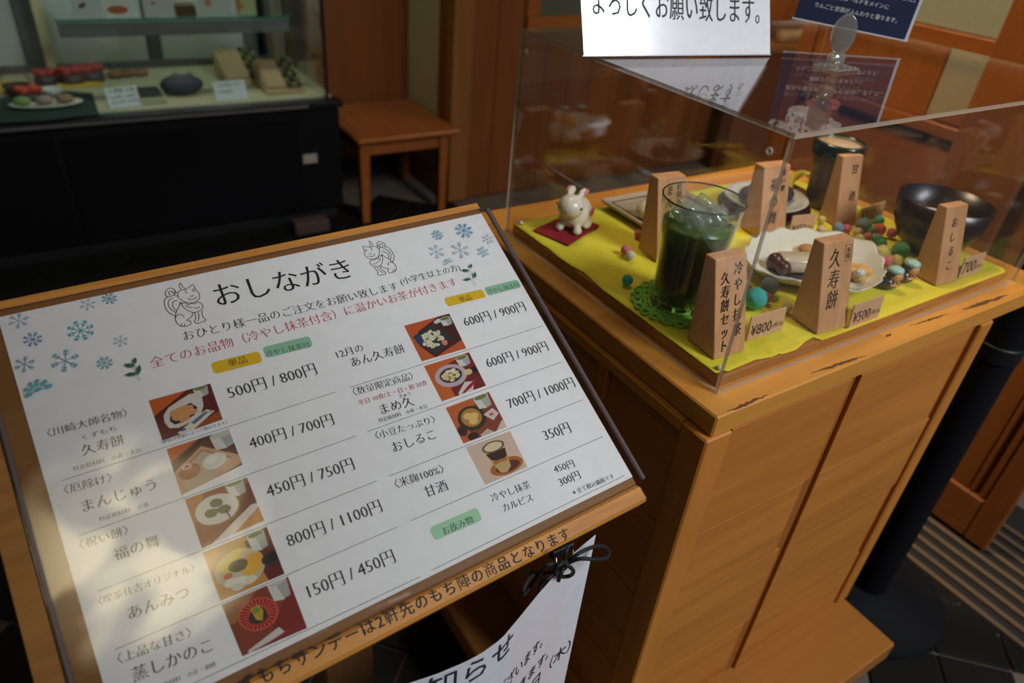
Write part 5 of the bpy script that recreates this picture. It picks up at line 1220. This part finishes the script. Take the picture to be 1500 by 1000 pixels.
# ---- added light-blocking curtain, outside the frame; it shades the left of the menu
t = thing('shade_curtain', 'added dark cloth curtain out of view, blocking light from the left of the menu', 'curtain', (-.7, -.7, 2.3))
b = B(); tube(b, [(-1.9, -.7, 2.30), (.12, -.7, 2.30)], .014, 12); obj2('pole', b, mat('curtain_pole', (.2, .1, .04), .5), t, True)
for k in range(4):
    xa_ = -1.745 + k * .45; b = B(); n_ = 14
    g2 = [[b.verts.new((xa_ + .44 * i / n_, -.7 + .012 * math.sin(i * 1.1 + k), z)) for z in (2.30, 2.0, 1.7, 1.42)] for i in range(n_ + 1)]
    for i in range(n_):
        for j in range(3): b.faces.new((g2[i][j], g2[i + 1][j], g2[i + 1][j + 1], g2[i][j + 1]))
    bmesh.ops.solidify(b, geom=list(b.faces), thickness=.002); obj2('cloth_panel', b, mat('curtain_cloth', (.06, .045, .035), .9), t, True)
for x in (-1.88, .10):
    obj2('hook', box((x - .01, -.71, 2.312), (x + .01, -.69, 2.4999), .001), BLK2, t)

# ---- black binder clip and cord bow
cpp = aty(828, 812, -.050)
t = thing('binder_clip', 'small black clip under the board edge holding the notice', 'clip', cpp)
b = B(); bx(b, (cpp.x - .011, -.0475, cpp.z - .004), (cpp.x + .011, -.042, cpp.z + .005), .001); obj2('jaw', b, BLK2, t)
b = B(); tube(b, [(cpp.x - .008, -.049, cpp.z), (cpp.x - .009, -.052, cpp.z - .012), (cpp.x + .009, -.052, cpp.z - .012), (cpp.x + .008, -.049, cpp.z)], .0009, 6); obj2('lever', b, STEEL, t, True)
t = thing('cord_bow', 'black cord tied in a bow at the corner of the notice', 'cord', aty(826, 828, -.062))
CB = mat('black_cord', (.008, .008, .010), .7)
def cord(pts, y0_=-.062, wob=.006):
    P = [aty(u, v, y0_ - wob * math.sin(k * 1.3)) for k, (u, v) in enumerate(pts)]
    b = B(); tube(b, spline(P, 6), .00165, 8); obj2('cord', b, CB, t, True)
cord([(828, 826), (845, 812), (868, 801), (884, 800), (892, 808), (888, 817), (872, 819), (850, 818), (832, 824), (822, 832)])
cord([(826, 828), (808, 826), (796, 832), (785, 848), (776, 860), (768, 870), (766, 866), (772, 852), (784, 838)])
cord([(826, 826), (812, 836), (800, 838), (786, 839), (772, 836)], -.060)
cord([(818, 836), (806, 845), (795, 852), (789, 864)], -.064)
cord([(822, 822), (832, 828), (840, 836), (835, 843), (822, 844), (812, 838), (818, 828), (830, 822)], -.066)
cord([(828, 826), (822, 840), (818, 850)], -.068)
cord([(826, 828), (828, 812), (832, 802)], -.058)
b = B(); p = aty(824, 828, -.062); ell(b, p, (.0045, .0045, .004)); obj2('knot', b, CB, t, True)

# ---- ceiling lamps above
def shade_mat():
    m = bpy.data.materials.new('glowing_paper_shade'); m.use_nodes = True; nt = m.node_tree; N = nt.nodes; L = nt.links
    for n in list(N): N.remove(n)
    out = N.new('ShaderNodeOutputMaterial'); em = N.new('ShaderNodeEmission'); tc = N.new('ShaderNodeTexCoord')
    mp = N.new('ShaderNodeMapping'); L.new(tc.outputs['Object'], mp.inputs[0])
    ln = N.new('ShaderNodeVectorMath'); ln.operation = 'LENGTH'; L.new(mp.outputs[0], ln.inputs[0])
    mr = N.new('ShaderNodeMapRange'); mr.interpolation_type = 'SMOOTHSTEP'; mr.inputs[1].default_value = .37; mr.inputs[2].default_value = .12; L.new(ln.outputs['Value'], mr.inputs[0])
    nz = N.new('ShaderNodeTexNoise'); nz.inputs['Scale'].default_value = 4.5; nz.inputs['Detail'].default_value = 1.0; nz.inputs['Distortion'].default_value = .8; L.new(tc.outputs['Object'], nz.inputs['Vector'])
    m2 = N.new('ShaderNodeMapRange'); m2.interpolation_type = 'SMOOTHSTEP'; m2.inputs[1].default_value = .42; m2.inputs[2].default_value = .60; m2.inputs[3].default_value = .25; L.new(nz.outputs['Fac'], m2.inputs[0])
    mu = N.new('ShaderNodeMath'); mu.operation = 'MULTIPLY'; L.new(mr.outputs[0], mu.inputs[0]); L.new(m2.outputs[0], mu.inputs[1])
    ms = N.new('ShaderNodeMath'); ms.operation = 'MULTIPLY'; ms.inputs[1].default_value = 5.4; L.new(mu.outputs[0], ms.inputs[0])
    em.inputs[0].default_value = (1, .83, .48, 1); L.new(ms.outputs[0], em.inputs[1]); L.new(em.outputs[0], out.inputs[0]); return m
SHADE = shade_mat()
for (x, y, s_, l) in ((-.58, -.34, .5, 'square warm ceiling lamp above the menu board'), (1.9, 1.2, .54, 'square warm ceiling lamp over the back of the shop')):
    t = thing('ceiling_lamp', l, 'lamp', (x, y, 2.5))
    obj2('housing', box((x - s_ / 2, y - s_ / 2, 2.42), (x + s_ / 2, y + s_ / 2, 2.4998), .004), mat('lamp_housing', (.3, .2, .1), .6), t)
    if x < 0:
        b = B(); lathe(b, [(0, -.02), (.2, -.018), (.33, .0), (.345, .015), (0, .0155)], (0, 0, 0), 40); o = obj2('paper_shade', b, SHADE, t, True, local=True); o.location = (.06, .0, -.10)
